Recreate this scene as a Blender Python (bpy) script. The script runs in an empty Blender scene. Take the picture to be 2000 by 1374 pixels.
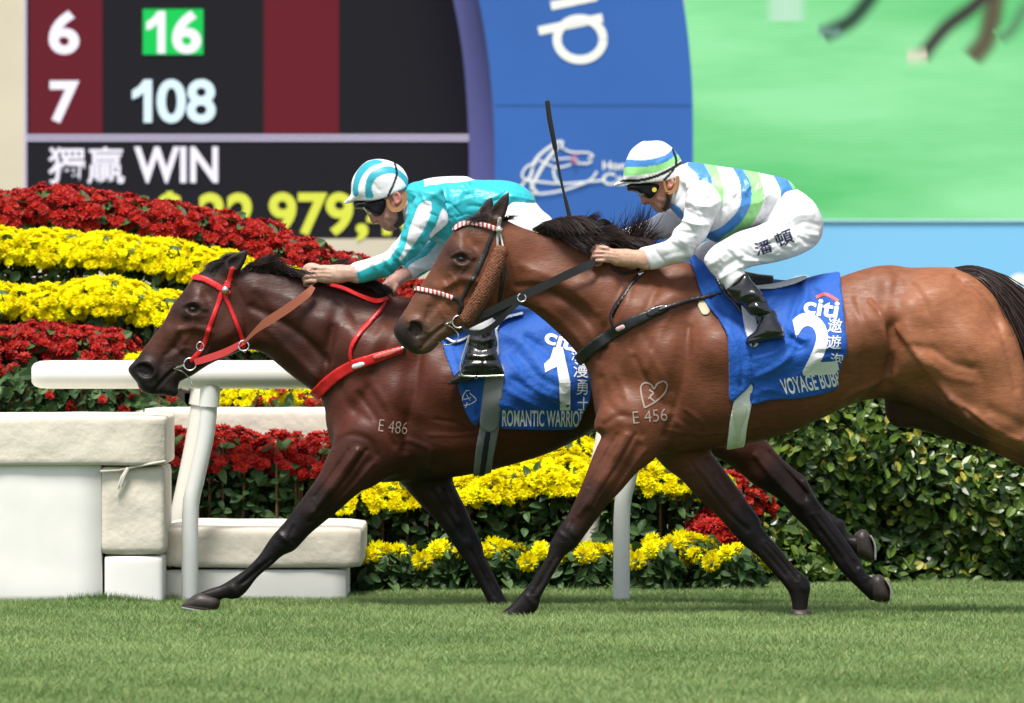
import bpy, math, random
import numpy as np
from mathutils import Vector, Matrix
from mathutils.bvhtree import BVHTree
rnd = random.Random(7); nr = np.random.default_rng(11)
S = bpy.context.scene; COL = S.collection
# ------------------------------------------------------------------ camera, light, exposure
FO, HY, HC = 15840.0, 552.0, 1.5          # focal length in photo pixels, horizon row, lens height (m)
cam = bpy.data.cameras.new('camera'); co = bpy.data.objects.new('camera', cam); COL.objects.link(co)
co.location = (0, 0, HC); co.rotation_euler = (math.radians(90), 0, 0)
cam.sensor_width = 36; cam.lens = FO/2000*36; cam.shift_y = -(687-HY)/2000
cam.clip_start = 0.5; cam.clip_end = 2000
cam.dof.use_dof = True; cam.dof.focus_distance = 36.2; cam.dof.aperture_fstop = 6.0
S.camera = co
SUN_EL, SUN_AZ = math.radians(66), math.radians(198)   # azimuth clockwise from +Y: behind the camera, slightly left
w = bpy.data.worlds.new('World'); S.world = w; w.use_nodes = True
nt = w.node_tree; bg = nt.nodes['Background']; sky = nt.nodes.new('ShaderNodeTexSky')
sky.sky_type = 'NISHITA'; sky.sun_disc = False; sky.sun_elevation = SUN_EL; sky.sun_rotation = SUN_AZ
sky.air_density = 1.0; sky.dust_density = 2.0; sky.ozone_density = 1.0
hs = nt.nodes.new('ShaderNodeHueSaturation'); hs.inputs['Saturation'].default_value = .55   # thin overcast: a paler, greyer sky
nt.links.new(sky.outputs[0], hs.inputs['Color']); nt.links.new(hs.outputs[0], bg.inputs[0]); bg.inputs[1].default_value = 0.09
sl = bpy.data.lights.new('sun', 'SUN'); sl.energy = 2.7; sl.angle = math.radians(17); sl.color = (1, .945, .86)
so = bpy.data.objects.new('sun', sl); COL.objects.link(so)
sd = Vector((math.sin(SUN_AZ)*math.cos(SUN_EL), math.cos(SUN_AZ)*math.cos(SUN_EL), math.sin(SUN_EL)))
so.rotation_euler = (-sd).to_track_quat('-Z', 'Y').to_euler(); so.location = (0, 0, 30)
S.view_settings.view_transform = 'Standard'; S.view_settings.look = 'None'; S.view_settings.exposure = 0.97; S.view_settings.gamma = 1
S.cycles.max_bounces = 6
# ------------------------------------------------------------------ helpers
def at(px, py, Y): return Vector(((px-1000)*Y/FO, Y, HC-(py-HY)*Y/FO))
def tag(o, label=None, cat=None, group=None, kind=None):
    if label: o['label'] = label
    if cat: o['category'] = cat
    if group: o['group'] = group
    if kind: o['kind'] = kind
    return o
def empty(name, loc, label=None, cat=None, group=None):
    o = bpy.data.objects.new(name, None); COL.objects.link(o); o.location = loc; o.empty_display_size = .1
    return tag(o, label, cat, group)
def link(name, me, parent=None, mat=None):
    o = bpy.data.objects.new(name, me); COL.objects.link(o)
    if mat is not None: me.materials.append(mat)
    if parent is not None:
        o.parent = parent; o.matrix_parent_inverse = Matrix.Translation(-world_loc(parent))
    return o
def world_loc(o):
    v = Vector(o.location); p = o.parent
    if p is not None: v = v  # parts live in world coordinates under their root
    return v
def np_mesh(name, V, faces, col=None, smooth=True):
    """faces: (n,3) or (n,4) int array, or list of such arrays"""
    if not isinstance(faces, (list, tuple)): faces = [faces]
    faces = [np.asarray(f, np.int32) for f in faces if len(f)]
    me = bpy.data.meshes.new(name)
    V = np.asarray(V, np.float32)
    me.vertices.add(len(V)); me.vertices.foreach_set('co', V.ravel())
    nl = sum(f.size for f in faces); nf = sum(len(f) for f in faces)
    me.loops.add(nl); me.polygons.add(nf)
    me.loops.foreach_set('vertex_index', np.concatenate([f.ravel() for f in faces]))
    sizes = np.concatenate([np.full(len(f), f.shape[1], np.int32) for f in faces])
    starts = np.concatenate([[0], np.cumsum(sizes)[:-1]]).astype(np.int32)
    me.polygons.foreach_set('loop_start', starts)
    me.polygons.foreach_set('use_smooth', np.full(nf, smooth))
    me.update(calc_edges=True)
    if col is not None:
        a = me.attributes.new('Col', 'FLOAT_COLOR', 'POINT')
        c = np.ones((len(V), 4), np.float32); c[:, :3] = col
        a.data.foreach_set('color', c.ravel())
    return me
class MB:
    """collects boxes, tubes and prisms into one mesh"""
    def __init__(s): s.V = []; s.F = []
    def add(s, V, F):
        n = len(s.V); s.V += [tuple(v) for v in V]; s.F += [tuple(i+n for i in f) for f in F]; return s
    def box(s, x0, x1, y0, y1, z0, z1):
        V = [(x, y, z) for x in (x0, x1) for y in (y0, y1) for z in (z0, z1)]
        return s.add(V, [(0,1,3,2),(4,6,7,5),(0,4,5,1),(2,3,7,6),(0,2,6,4),(1,5,7,3)])
    def tube(s, pts, r, n=10, cap=True):
        pts = [Vector(p) for p in pts]; rs = r if isinstance(r, (list, tuple)) else [r]*len(pts)
        V = []; F = []; up = Vector((.13, .31, .94))
        for i, p in enumerate(pts):
            d = (pts[min(i+1, len(pts)-1)]-pts[max(i-1, 0)]).normalized()
            a = d.cross(up); a = a.normalized() if a.length > .1 else d.orthogonal().normalized()
            b = d.cross(a)
            V += [p+(a*math.cos(t)+b*math.sin(t))*rs[i] for t in [2*math.pi*k/n for k in range(n)]]
        for i in range(len(pts)-1):
            for k in range(n):
                F.append((i*n+k, i*n+(k+1) % n, (i+1)*n+(k+1) % n, (i+1)*n+k))
        if cap: F += [tuple(range(n))[::-1], tuple(range((len(pts)-1)*n, len(pts)*n))]
        return s.add(V, F)
    def ribbon(s, pts, wd, th=.004, nrm=(0, -1, 0)):
        """flat strap along pts; wd across (perpendicular to nrm), th along nrm"""
        pts = [Vector(p) for p in pts]; ws = wd if isinstance(wd, (list, tuple)) else [wd]*len(pts)
        nrm = Vector(nrm); V = []; F = []
        for i, p in enumerate(pts):
            d = (pts[min(i+1, len(pts)-1)]-pts[max(i-1, 0)]).normalized()
            a = d.cross(nrm).normalized()*ws[i]/2; b = nrm*th/2
            V += [p-a-b, p+a-b, p+a+b, p-a+b]
        for i in range(len(pts)-1):
            for k in range(4): F.append((i*4+k, i*4+(k+1) % 4, (i+1)*4+(k+1) % 4, (i+1)*4+k))
        F += [(3,2,1,0), tuple(len(V)-4+k for k in range(4))]
        return s.add(V, F)
    def prism(s, poly, y0, y1):
        """poly: list of (x,z); extruded from y0 to y1"""
        n = len(poly); V = [(x, y0, z) for x, z in poly]+[(x, y1, z) for x, z in poly]
        F = [tuple(range(n)), tuple(range(2*n-1, n-1, -1))]+[(i, i+n, (i+1) % n+n, (i+1) % n) for i in range(n)]
        return s.add(V, F)
    def build(s, name, mat, parent=None, smooth=False, bevel=0, seg=2):
        me = bpy.data.meshes.new(name); me.from_pydata(s.V, [], s.F); me.update()
        import bmesh
        bm = bmesh.new(); bm.from_mesh(me); bmesh.ops.recalc_face_normals(bm, faces=bm.faces)
        if bevel: bmesh.ops.bevel(bm, geom=bm.edges[:], offset=bevel, segments=seg, profile=.6, affect='EDGES')
        bm.to_mesh(me); bm.free()
        if smooth or bevel: me.polygons.foreach_set('use_smooth', [True]*len(me.polygons))
        o = link(name, me, parent, mat)
        if bevel or smooth:
            try: me.set_sharp_from_angle(angle=math.radians(40))
            except Exception: pass
        return o
def spline(pts, n=6, closed=False):
    P = np.array(pts, float); N = len(P); out = []
    rng = range(N if closed else N-1)
    for i in rng:
        p1 = P[i]; p2 = P[(i+1) % N]
        p0 = P[(i-1) % N] if (closed or i > 0) else 2*p1-p2
        p3 = P[(i+2) % N] if (closed or i < N-2) else 2*p2-p1
        d1 = np.linalg.norm(p2-p1)+1e-9
        m1 = (p2-p0)*d1/(np.linalg.norm(p1-p0)+d1+1e-9); m2 = (p3-p1)*d1/(np.linalg.norm(p3-p2)+d1+1e-9)
        for t in np.linspace(0, 1, n, endpoint=False):
            h = t*t*(3-2*t)
            out.append((2*t**3-3*t*t+1)*p1+(t**3-2*t*t+t)*m1+(-2*t**3+3*t*t)*p2+(t**3-t*t)*m2)
    if not closed: out.append(P[-1])
    return np.array(out)
# ------------------------------------------------------------------ materials
def srgb(r, g, b):
    f = lambda c: (c/12.92 if c <= .04045 else ((c+.055)/1.055)**2.4)
    return (f(r/255), f(g/255), f(b/255))
def mat(name, col=(.5, .5, .5), rough=.5, rvar=None, metal=0, spec=.5, attr=False, noise=None, bump=None, coat=0, sheen=0, trans=0, stretch=None):
    m = bpy.data.materials.new(name); m.use_nodes = True; t = m.node_tree; b = t.nodes['Principled BSDF']
    b.inputs['Base Color'].default_value = (*col, 1); b.inputs['Roughness'].default_value = rough
    b.inputs['Metallic'].default_value = metal; b.inputs['Specular IOR Level'].default_value = spec
    b.inputs['Coat Weight'].default_value = coat; b.inputs['Coat Roughness'].default_value = .15
    b.inputs['Sheen Weight'].default_value = sheen
    src = None
    tc = t.nodes.new('ShaderNodeTexCoord'); vec = tc.outputs['Object']
    if stretch:
        mp = t.nodes.new('ShaderNodeMapping'); mp.inputs['Scale'].default_value = stretch; t.links.new(vec, mp.inputs[0]); vec = mp.outputs[0]
    if attr:
        a = t.nodes.new('ShaderNodeAttribute'); a.attribute_name = 'Col'; src = a.outputs['Color']
    if noise:   # (scale, low, high): albedo multiplied by a noise
        n = t.nodes.new('ShaderNodeTexNoise'); n.inputs['Scale'].default_value = noise[0]; n.inputs['Detail'].default_value = 6
        r = t.nodes.new('ShaderNodeMapRange'); r.inputs[1].default_value = .3; r.inputs[2].default_value = .7
        r.inputs[3].default_value = noise[1]; r.inputs[4].default_value = noise[2]
        mx = t.nodes.new('ShaderNodeMix'); mx.data_type = 'RGBA'; mx.blend_type = 'MULTIPLY'; mx.inputs[0].default_value = 1
        t.links.new(vec, n.inputs['Vector']); t.links.new(n.outputs['Fac'], r.inputs[0])
        if src: t.links.new(src, mx.inputs[6])
        else: mx.inputs[6].default_value = (*col, 1)
        cr = t.nodes.new('ShaderNodeCombineColor')
        for k in range(3): t.links.new(r.outputs[0], cr.inputs[k])
        t.links.new(cr.outputs[0], mx.inputs[7]); src = mx.outputs[2]
    if src: t.links.new(src, b.inputs['Base Color'])
    if bump:    # (scale, distance)
        n = t.nodes.new('ShaderNodeTexNoise'); n.inputs['Scale'].default_value = bump[0]; n.inputs['Detail'].default_value = 5
        bp = t.nodes.new('ShaderNodeBump'); bp.inputs['Distance'].default_value = bump[1]; bp.inputs['Strength'].default_value = 1
        t.links.new(vec, n.inputs['Vector']); t.links.new(n.outputs['Fac'], bp.inputs['Height']); t.links.new(bp.outputs[0], b.inputs['Normal'])
    if rvar:    # (scale, low, high): gloss varies over the surface
        n = t.nodes.new('ShaderNodeTexNoise'); n.inputs['Scale'].default_value = rvar[0]; n.inputs['Detail'].default_value = 7; n.inputs['Roughness'].default_value = .7
        r = t.nodes.new('ShaderNodeMapRange'); r.inputs[1].default_value = .3; r.inputs[2].default_value = .7; r.inputs[3].default_value = rvar[1]; r.inputs[4].default_value = rvar[2]
        t.links.new(vec, n.inputs['Vector']); t.links.new(n.outputs['Fac'], r.inputs[0]); t.links.new(r.outputs[0], b.inputs['Roughness'])
    if trans:
        tr = t.nodes.new('ShaderNodeBsdfTranslucent'); ms = t.nodes.new('ShaderNodeMixShader'); ms.inputs[0].default_value = trans
        if src: t.links.new(src, tr.inputs[0])
        else: tr.inputs[0].default_value = (*col, 1)
        o = t.nodes['Material Output']
        t.links.new(b.outputs[0], ms.inputs[1]); t.links.new(tr.outputs[0], ms.inputs[2]); t.links.new(ms.outputs[0], o.inputs[0])
    return m
def emit(name, col, st=1.0, scan=True, noise=None):
    """lit LED screen surface with fine rows"""
    m = bpy.data.materials.new(name); m.use_nodes = True; t = m.node_tree; b = t.nodes['Principled BSDF']
    b.inputs['Base Color'].default_value = (.01, .01, .01, 1); b.inputs['Roughness'].default_value = .6; b.inputs['Specular IOR Level'].default_value = .05
    b.inputs['Emission Color'].default_value = (*col, 1); b.inputs['Emission Strength'].default_value = st
    tc = t.nodes.new('ShaderNodeTexCoord')
    if scan:
        wv = t.nodes.new('ShaderNodeTexWave'); wv.bands_direction = 'Z'; wv.inputs['Scale'].default_value = 11; wv.inputs['Distortion'].default_value = 0
        t.links.new(tc.outputs['Object'], wv.inputs[0])
        r = t.nodes.new('ShaderNodeMapRange'); r.inputs[3].default_value = st*.86; r.inputs[4].default_value = st*1.08
        t.links.new(wv.outputs['Fac'], r.inputs[0]); t.links.new(r.outputs[0], b.inputs['Emission Strength'])
    if noise:
        mp = t.nodes.new('ShaderNodeMapping'); mp.inputs['Scale'].default_value = noise[0]; mp.inputs['Rotation'].default_value = (0, .1, 0)
        n = t.nodes.new('ShaderNodeTexNoise'); n.inputs['Scale'].default_value = 1; n.inputs['Detail'].default_value = 5; n.inputs['Roughness'].default_value = .55
        cr = t.nodes.new('ShaderNodeValToRGB')
        cr.color_ramp.elements[0].position = .33; cr.color_ramp.elements[1].position = .66
        cr.color_ramp.elements[0].color = (*noise[1], 1); cr.color_ramp.elements[1].color = (*noise[2], 1)
        t.links.new(tc.outputs['Object'], mp.inputs[0]); t.links.new(mp.outputs[0], n.inputs['Vector'])
        t.links.new(n.outputs['Fac'], cr.inputs[0]); t.links.new(cr.outputs[0], b.inputs['Emission Color'])
    return m
def text_mesh(txt, bold=0.0):
    cu = bpy.data.curves.new('lettering', 'FONT'); cu.body = txt; cu.offset = bold; cu.resolution_u = 5
    o = bpy.data.objects.new('lettering', cu); COL.objects.link(o)
    bpy.context.view_layer.update()
    me = bpy.data.meshes.new_from_object(o.evaluated_get(bpy.context.evaluated_depsgraph_get()))
    bpy.data.objects.remove(o); bpy.data.curves.remove(cu)
    return me
def text_px(txt, box, rot=0, bold=.02, shear=0):
    """lettering fitted into a photo box (x0,y0,x1,y1); returns vertices in photo pixels and faces"""
    me = text_mesh(txt, bold)
    V = np.array([v.co[:2] for v in me.vertices]); F = [tuple(p.vertices) for p in me.polygons]
    bpy.data.meshes.remove(me)
    lo = V.min(0); hi = V.max(0); U = (V-lo)/(hi-lo)
    wd, ht = box[2]-box[0], box[3]-box[1]
    x = (U[:, 0]-.5)*wd; y = (.5-U[:, 1])*ht
    x = x-shear*y
    c, s = math.cos(rot), math.sin(rot)
    return np.stack([(box[0]+box[2])/2+x*c-y*s, (box[1]+box[3])/2+x*s+y*c], 1), F
def screen_text(name, txt, box, Y, m, parent, rot=0, bold=.03):
    P, F = text_px(txt, box, rot, bold)
    V = [at(a, b, Y) for a, b in P]
    me = bpy.data.meshes.new(name); me.from_pydata(V, [], F); me.update()
    return link(name, me, parent, m)
# ------------------------------------------------------------------ signed-distance sculpting
def blur2(a, n):
    for _ in range(n):
        p = np.pad(a, 1, mode='edge'); a = .25*p[:-2, 1:-1]+.5*p[1:-1, 1:-1]+.25*p[2:, 1:-1]
        p = np.pad(a, 1, mode='edge'); a = .25*p[1:-1, :-2]+.5*p[1:-1, 1:-1]+.25*p[1:-1, 2:]
    return a
def poly_sdf(P, X, Z):
    """P (n,2); X,Z arrays of the same shape -> signed distance, negative inside"""
    d = np.full(X.shape, 1e9, np.float32); ins = np.zeros(X.shape, bool)
    for i in range(len(P)):
        a = P[i-1]; b = P[i]; ex, ez = b-a; L = ex*ex+ez*ez+1e-12
        wx = X-a[0]; wz = Z-a[1]
        t = np.clip((wx*ex+wz*ez)/L, 0, 1)
        np.minimum(d, (wx-t*ex)**2+(wz-t*ez)**2, out=d)
        if ez != 0:
            c = (a[1] > Z) != (b[1] > Z)
            ins ^= c & (wx < wz*ex/ez)
    d = np.sqrt(d)
    return np.where(ins, -d, d).astype(np.float32)
def line_dist(P, X, Z):
    d = np.full(X.shape, 1e9, np.float32)
    for i in range(len(P)-1):
        a = P[i]; e = P[i+1]-a; L = e@e+1e-12
        wx = X-a[0]; wz = Z-a[1]; t = np.clip((wx*e[0]+wz*e[1])/L, 0, 1)
        np.minimum(d, (wx-t*e[0])**2+(wz-t*e[1])**2, out=d)
    return np.sqrt(d)
def idw(ctrl, PX, PY, p=3.0, soft=12.0):
    if not isinstance(ctrl, (list, tuple)): return np.float32(ctrl)
    vals = [c[2] if not isinstance(c[2], (tuple, list)) else np.array(c[2]) for c in ctrl]
    vec = np.ndim(vals[0]) > 0
    acc = 0; ws = 0
    for c, v in zip(ctrl, vals):
        wgt = 1/((PX-c[0])**2+(PY-c[1])**2+soft*soft)**(p/2)
        acc = acc+(wgt[..., None]*v if vec else wgt*v); ws = ws+wgt
    return (acc/ws[..., None] if vec else acc/ws)
class Grid:
    def __init__(g, fig, box, ylo, yhi, h):
        """box in photo pixels (x0,y0,x1,y1) at the figure's depth; ylo,yhi lateral metres"""
        g.h = h; a = at(box[0], box[3], fig.Y); b = at(box[2], box[1], fig.Y)
        g.x = np.arange(a.x, b.x+h, h, dtype=np.float32); g.z = np.arange(max(a.z, -.05), b.z+h, h, dtype=np.float32)
        g.y = np.arange(ylo, yhi+h, h, dtype=np.float32)
        g.XX, g.ZZ = np.meshgrid(g.x, g.z, indexing='ij')
        g.PX = 1000+g.XX*FO/fig.Y; g.PY = HY+(HC-g.ZZ)*FO/fig.Y
        g.shape = (len(g.x), len(g.y), len(g.z))
def smin(a, b, k):
    h = np.maximum(k-np.abs(a-b), 0)/k
    return np.minimum(a, b)-h*h*k*.25
class Fig:
    """a figure standing in the plane Y; parts added as reliefs (outline + half thickness) and chains"""
    def __init__(s, Y): s.Y = Y; s.prims = []; s.ppm = FO/Y
    def px(s, pts, c=0.0):
        k = (s.Y+c)/s.Y
        P = np.array(pts, float)[:, :2]
        return np.stack([(P[:, 0]-1000)*s.Y/FO*k, HC-(P[:, 1]-HY)*s.Y/FO*k], 1)
    def relief(s, poly, W, R, c=0.0, k=.03, strokes=(), off=0.0, sub=5, sm=8, op='add'):
        s.prims.append(dict(t='r', poly=poly, W=W, R=R, c=c, k=k, strokes=strokes, off=off, sub=sub, sm=sm, op=op)); return s
    def chain(s, pts, k=.02, op='add', n=5, off=0.0):
        """pts: (px,py,r_px,lateral,lateral scale)"""
        s.prims.append(dict(t='c', pts=[tuple(p)+(0.0, 1.0)[len(p)-3:] if len(p) < 5 else tuple(p) for p in pts], k=k, op=op, n=n, off=off)); return s
    def eval(s, g, only=None):
        Fd = np.full(g.shape, .2, np.float32)
        for p in (only or s.prims):
            if p['t'] == 'r': s._relief(g, Fd, p)
            else: s._chain(g, Fd, p)
        return Fd
    def _comb(s, Fd, sl, d, p):
        if p['off']: d = d+p['off']
        if p['op'] == 'add': Fd[sl] = smin(Fd[sl], d, p['k'])
        else: Fd[sl] = -smin(-Fd[sl], d, p['k'])
    def _relief(s, g, Fd, p):
        cm = p['c'] if not isinstance(p['c'], (list, tuple)) else float(np.mean([q[2] for q in p['c']]))
        P = spline(s.px(p['poly'], cm), p['sub'], True); m = p['k']+.03
        i0, i1 = np.searchsorted(g.x, [P[:, 0].min()-m, P[:, 0].max()+m]); j0, j1 = np.searchsorted(g.z, [P[:, 1].min()-m, P[:, 1].max()+m])
        if i1-i0 < 2 or j1-j0 < 2: return
        X = g.XX[i0:i1, j0:j1]; Z = g.ZZ[i0:i1, j0:j1]; PX = g.PX[i0:i1, j0:j1]; PY = g.PY[i0:i1, j0:j1]
        dep = -poly_sdf(P, X, Z)
        W = idw(p['W'], PX, PY)*np.ones_like(X); R = idw(p['R'], PX, PY)*np.ones_like(X); c = idw(p['c'], PX, PY)*np.ones_like(X)
        for pts, amp, sig in p['strokes']:
            dd = line_dist(spline(np.array(pts, float), 4), PX, PY)
            W = W+amp*np.exp(-(dd/sig)**2)
        q = np.maximum(1-dep/R, 0)
        if p['sm']:
            nb = int(p['sm']*(.008/g.h)**2); qb = blur2(q, max(nb, 1)); t = np.clip((dep/R-.12)/.4, 0, 1); t = t*t*(3-2*t); q = q*(1-t)+qb*t
        W = np.maximum(W, .004)
        y = g.y[None, :, None]
        d = (np.sqrt(((y-c[:, None, :])/W[:, None, :])**2+(q*q)[:, None, :])-1)*np.minimum(W, R)[:, None, :]
        s._comb(Fd, (slice(i0, i1), slice(None), slice(j0, j1)), d.astype(np.float32), p)
    def _chain(s, g, Fd, p):
        A = np.array(p['pts'], float)
        W3 = np.concatenate([np.stack([((A[:, 0]-1000)*(s.Y+A[:, 3])/FO), A[:, 3], HC-(A[:, 1]-HY)*(s.Y+A[:, 3])/FO], 1), (A[:, 2]/s.ppm)[:, None], A[:, 4:5]], 1)
        Q = spline(W3, p['n']) if len(W3) > 1 else np.concatenate([W3, W3+1e-5])
        m = p['k']+.03
        lo = np.stack([Q[:, 0]-Q[:, 3], Q[:, 1]-Q[:, 3]*Q[:, 4], Q[:, 2]-Q[:, 3]], 1).min(0)-m; hi = np.stack([Q[:, 0]+Q[:, 3], Q[:, 1]+Q[:, 3]*Q[:, 4], Q[:, 2]+Q[:, 3]], 1).max(0)+m
        i0, i1 = np.searchsorted(g.x, [lo[0], hi[0]]); k0, k1 = np.searchsorted(g.y, [lo[1], hi[1]]); j0, j1 = np.searchsorted(g.z, [lo[2], hi[2]])
        if min(i1-i0, k1-k0, j1-j0) < 1: return
        x = g.x[i0:i1, None, None]; y = g.y[None, k0:k1, None]; z = g.z[None, None, j0:j1]
        D = np.full((i1-i0, k1-k0, j1-j0), 1.0, np.float32)
        for a, b in zip(Q[:-1], Q[1:]):
            e = b-a; L = e[0]**2+e[1]**2+e[2]**2+1e-12
            t = np.clip(((x-a[0])*e[0]+(y-a[1])*e[1]+(z-a[2])*e[2])/L, 0, 1).astype(np.float32)
            sc = a[4]+t*e[4]
            dd = np.sqrt((x-a[0]-t*e[0])**2+((y-a[1]-t*e[1])/sc)**2+(z-a[2]-t*e[2])**2)-(a[3]+t*e[3])
            if sc.min() < 1: dd = dd*np.minimum(sc, 1)
            np.minimum(D, dd, out=D)
        s._comb(Fd, (slice(i0, i1), slice(k0, k1), slice(j0, j1)), D, p)
def nets(Fd, g, Y):
    """surface nets: smooth quad mesh on the zero level; returns V (world), F, N"""
    Sg = Fd < 0
    Sg[0] = Sg[-1] = False; Sg[:, 0] = Sg[:, -1] = False; Sg[:, :, 0] = Sg[:, :, -1] = False
    Fd = np.where((Fd < 0) & ~Sg, np.float32(1e-4), Fd)
    c8 = sum(Sg[a:Sg.shape[0]-1+a, b:Sg.shape[1]-1+b, c:Sg.shape[2]-1+c].astype(np.uint8) for a in (0, 1) for b in (0, 1) for c in (0, 1))
    I = np.argwhere((c8 > 0) & (c8 < 8)); i, j, k = I.T
    cor = [(a, b, c) for a in (0, 1) for b in (0, 1) for c in (0, 1)]
    val = [Fd[i+a, j+b, k+c] for a, b, c in cor]
    acc = np.zeros((len(I), 3), np.float32); cnt = np.zeros(len(I), np.float32)
    for m in range(8):
        for n in range(m+1, 8):
            df = [cor[n][q]-cor[m][q] for q in range(3)]
            if sum(map(abs, df)) != 1: continue
            x = (val[m] < 0) != (val[n] < 0)
            t = np.where(x, val[m]/np.where(x, val[m]-val[n], 1), 0)
            for q in range(3): acc[:, q] += np.where(x, cor[m][q]+t*df[q], 0)
            cnt += x
    V = I+acc/cnt[:, None]
    V = np.stack([g.x[0]+V[:, 0]*g.h, Y+g.y[0]+V[:, 1]*g.h, g.z[0]+V[:, 2]*g.h], 1).astype(np.float32)
    vid = np.full(c8.shape, -1, np.int32); vid[i, j, k] = np.arange(len(I))
    F = []
    for ax in range(3):
        s0 = [slice(None)]*3; s1 = [slice(None)]*3; s0[ax] = slice(0, -1); s1[ax] = slice(1, None)
        A = Sg[tuple(s0)]; B = Sg[tuple(s1)]; E = np.argwhere(A != B)
        b, c = [(1, 2), (2, 0), (0, 1)][ax]
        E = E[(E[:, b] > 0) & (E[:, c] > 0) & (E[:, b] < c8.shape[b]) & (E[:, c] < c8.shape[c])]
        inside = A[tuple(E.T)]
        def cell(db, dc):
            e = E.copy(); e[:, b] -= db; e[:, c] -= dc; return vid[tuple(e.T)]
        q = np.stack([cell(1, 1), cell(0, 1), cell(0, 0), cell(1, 0)], 1)
        q[~inside] = q[~inside][:, ::-1]
        F.append(q)
    F = np.concatenate(F); F = F[(F >= 0).all(1)]
    return V, F
def vnormals(V, F):
    n = np.cross(V[F[:, 2]]-V[F[:, 0]], V[F[:, 3]]-V[F[:, 1]]); N = np.zeros_like(V)
    for q in range(4): np.add.at(N, F[:, q], n)
    return N/(np.linalg.norm(N, axis=1, keepdims=True)+1e-12)
def smooth_mesh(V, F, n, lam=.5):
    for _ in range(n):
        A = np.zeros_like(V); c = np.zeros(len(V), np.float32)
        for q in range(4):
            np.add.at(A, F[:, q], V[F[:, (q+1) % 4]]+V[F[:, q-1]]); np.add.at(c, F[:, q], 2)
        V = V+lam*(A/c[:, None]-V)
    return V
def to_px(V): return 1000+V[:, 0]*FO/V[:, 1], HY+(HC-V[:, 2])*FO/V[:, 1]
def emboss(V, F, strokes, side=-1):
    """push folds and muscle edges out of the surface along photo polylines (side -1: the side nearer the rail's outer edge)"""
    N = vnormals(V, F); px, py = to_px(V)
    wgt = np.clip((N[:, 1]*side-.05)/.4, 0, 1) if side else np.clip((np.abs(N[:, 1])-.05)/.4, 0, 1)
    D = np.zeros(len(V), np.float32)
    for pts, amp, sig in strokes:
        P = spline(np.array(pts, float), 4); b = (px > P[:, 0].min()-3*sig) & (px < P[:, 0].max()+3*sig) & (py > P[:, 1].min()-3*sig) & (py < P[:, 1].max()+3*sig)
        if b.any(): D[b] += amp*np.exp(-(line_dist(P, px[b], py[b])/sig)**2)
    return V+N*(D*wgt)[:, None]
def in_poly(P, px, py, sub=4):
    return poly_sdf(spline(np.array(P, float), sub, True), px, py) < 0
def fig_mesh(name, V, F, m, parent, col=None):
    return link(name, np_mesh(name, V, F, col), parent, m)
def shell(fig, name, g, t, region, m, parent, k=0.0, strokes=(), col=None, sm=1, body=None, hollow=True):
    """a layer worn over the figure: body grown by t (number or map) inside a 2-D region"""
    Fb = fig.eval(g) if body is None else body
    reg = region(g)
    Fd = np.maximum(Fb-(t[:, None, :] if np.ndim(t) else t), reg[:, None, :])
    V, F = nets(Fd.astype(np.float32), g, fig.Y)
    if sm: V = smooth_mesh(V, F, sm)
    if strokes: V = emboss(V, F, strokes)
    c = col(V) if col else None
    return fig_mesh(name, V, F, m, parent, c), V, F
def reg_poly(fig, P, c=0.0): return lambda g: poly_sdf(spline(fig.px(P, c), 4, True), g.XX, g.ZZ)
def reg_line(fig, P, wd, c=0.0):
    """P polyline in photo pixels, wd strap width in px (number or per point)"""
    def f(g):
        Q = fig.px(P, c); Q = spline(Q, 5)
        if np.ndim(wd) == 0: return line_dist(Q, g.XX, g.ZZ)-wd/2/fig.ppm
        ws = np.interp(np.linspace(0, 1, len(Q)), np.linspace(0, 1, len(wd)), wd)/2/fig.ppm
        d = np.full(g.XX.shape, 1e9)
        for i in range(len(Q)-1): d = np.minimum(d, line_dist(Q[i:i+2], g.XX, g.ZZ)-ws[i])
        return d
    return f
def bvh_of(V, F): return BVHTree.FromPolygons([Vector(v) for v in V.tolist()], F.tolist())
CAMP = Vector((0, 0, HC))
def drape(name, P, F, bvh, m, parent, lift=.003, step=9.0, zmax=None):
    """lay lettering or marks given in photo pixels onto a surface"""
    import bmesh
    bm = bmesh.new(); vs = [bm.verts.new((a, b, 0)) for a, b in P]
    for f in F:
        try: bm.faces.new([vs[i] for i in f])
        except ValueError: pass
    for ax in (0, 1):
        lo = min(P[:, ax]); hi = max(P[:, ax]); x = lo+step
        while x < hi:
            co_ = (x, 0, 0) if ax == 0 else (0, x, 0); no = (1, 0, 0) if ax == 0 else (0, 1, 0)
            bmesh.ops.bisect_plane(bm, geom=bm.verts[:]+bm.edges[:]+bm.faces[:], plane_co=co_, plane_no=no); x += step
    bad = []
    for v in bm.verts:
        d = (at(v.co.x, v.co.y, 36)-CAMP).normalized()
        loc, n, i, dist = bvh.ray_cast(CAMP+d*30, d)
        if loc is None or (zmax and dist > zmax): bad.append(v)
        else: v.co = loc-d*lift
    bmesh.ops.delete(bm, geom=bad, context='VERTS')
    me = bpy.data.meshes.new(name); bm.to_mesh(me); bm.free()
    return link(name, me, parent, m)
def stroke_px(lines, wd):
    """ribbons in photo pixels: list of polylines -> P,F"""
    P = []; F = []
    for ln in lines:
        w_ = wd
        if isinstance(ln, tuple): ln, w_ = ln
        Q = spline(np.array(ln, float), 5); n0 = len(P)
        for i in range(len(Q)):
            d = Q[min(i+1, len(Q)-1)]-Q[max(i-1, 0)]; d = d/(np.linalg.norm(d)+1e-9); nn = np.array([-d[1], d[0]])*w_/2
            P += [Q[i]-nn, Q[i]+nn]
        for i in range(len(Q)-1): F.append((n0+2*i, n0+2*i+1, n0+2*i+3, n0+2*i+2))
    return np.array(P), F
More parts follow.
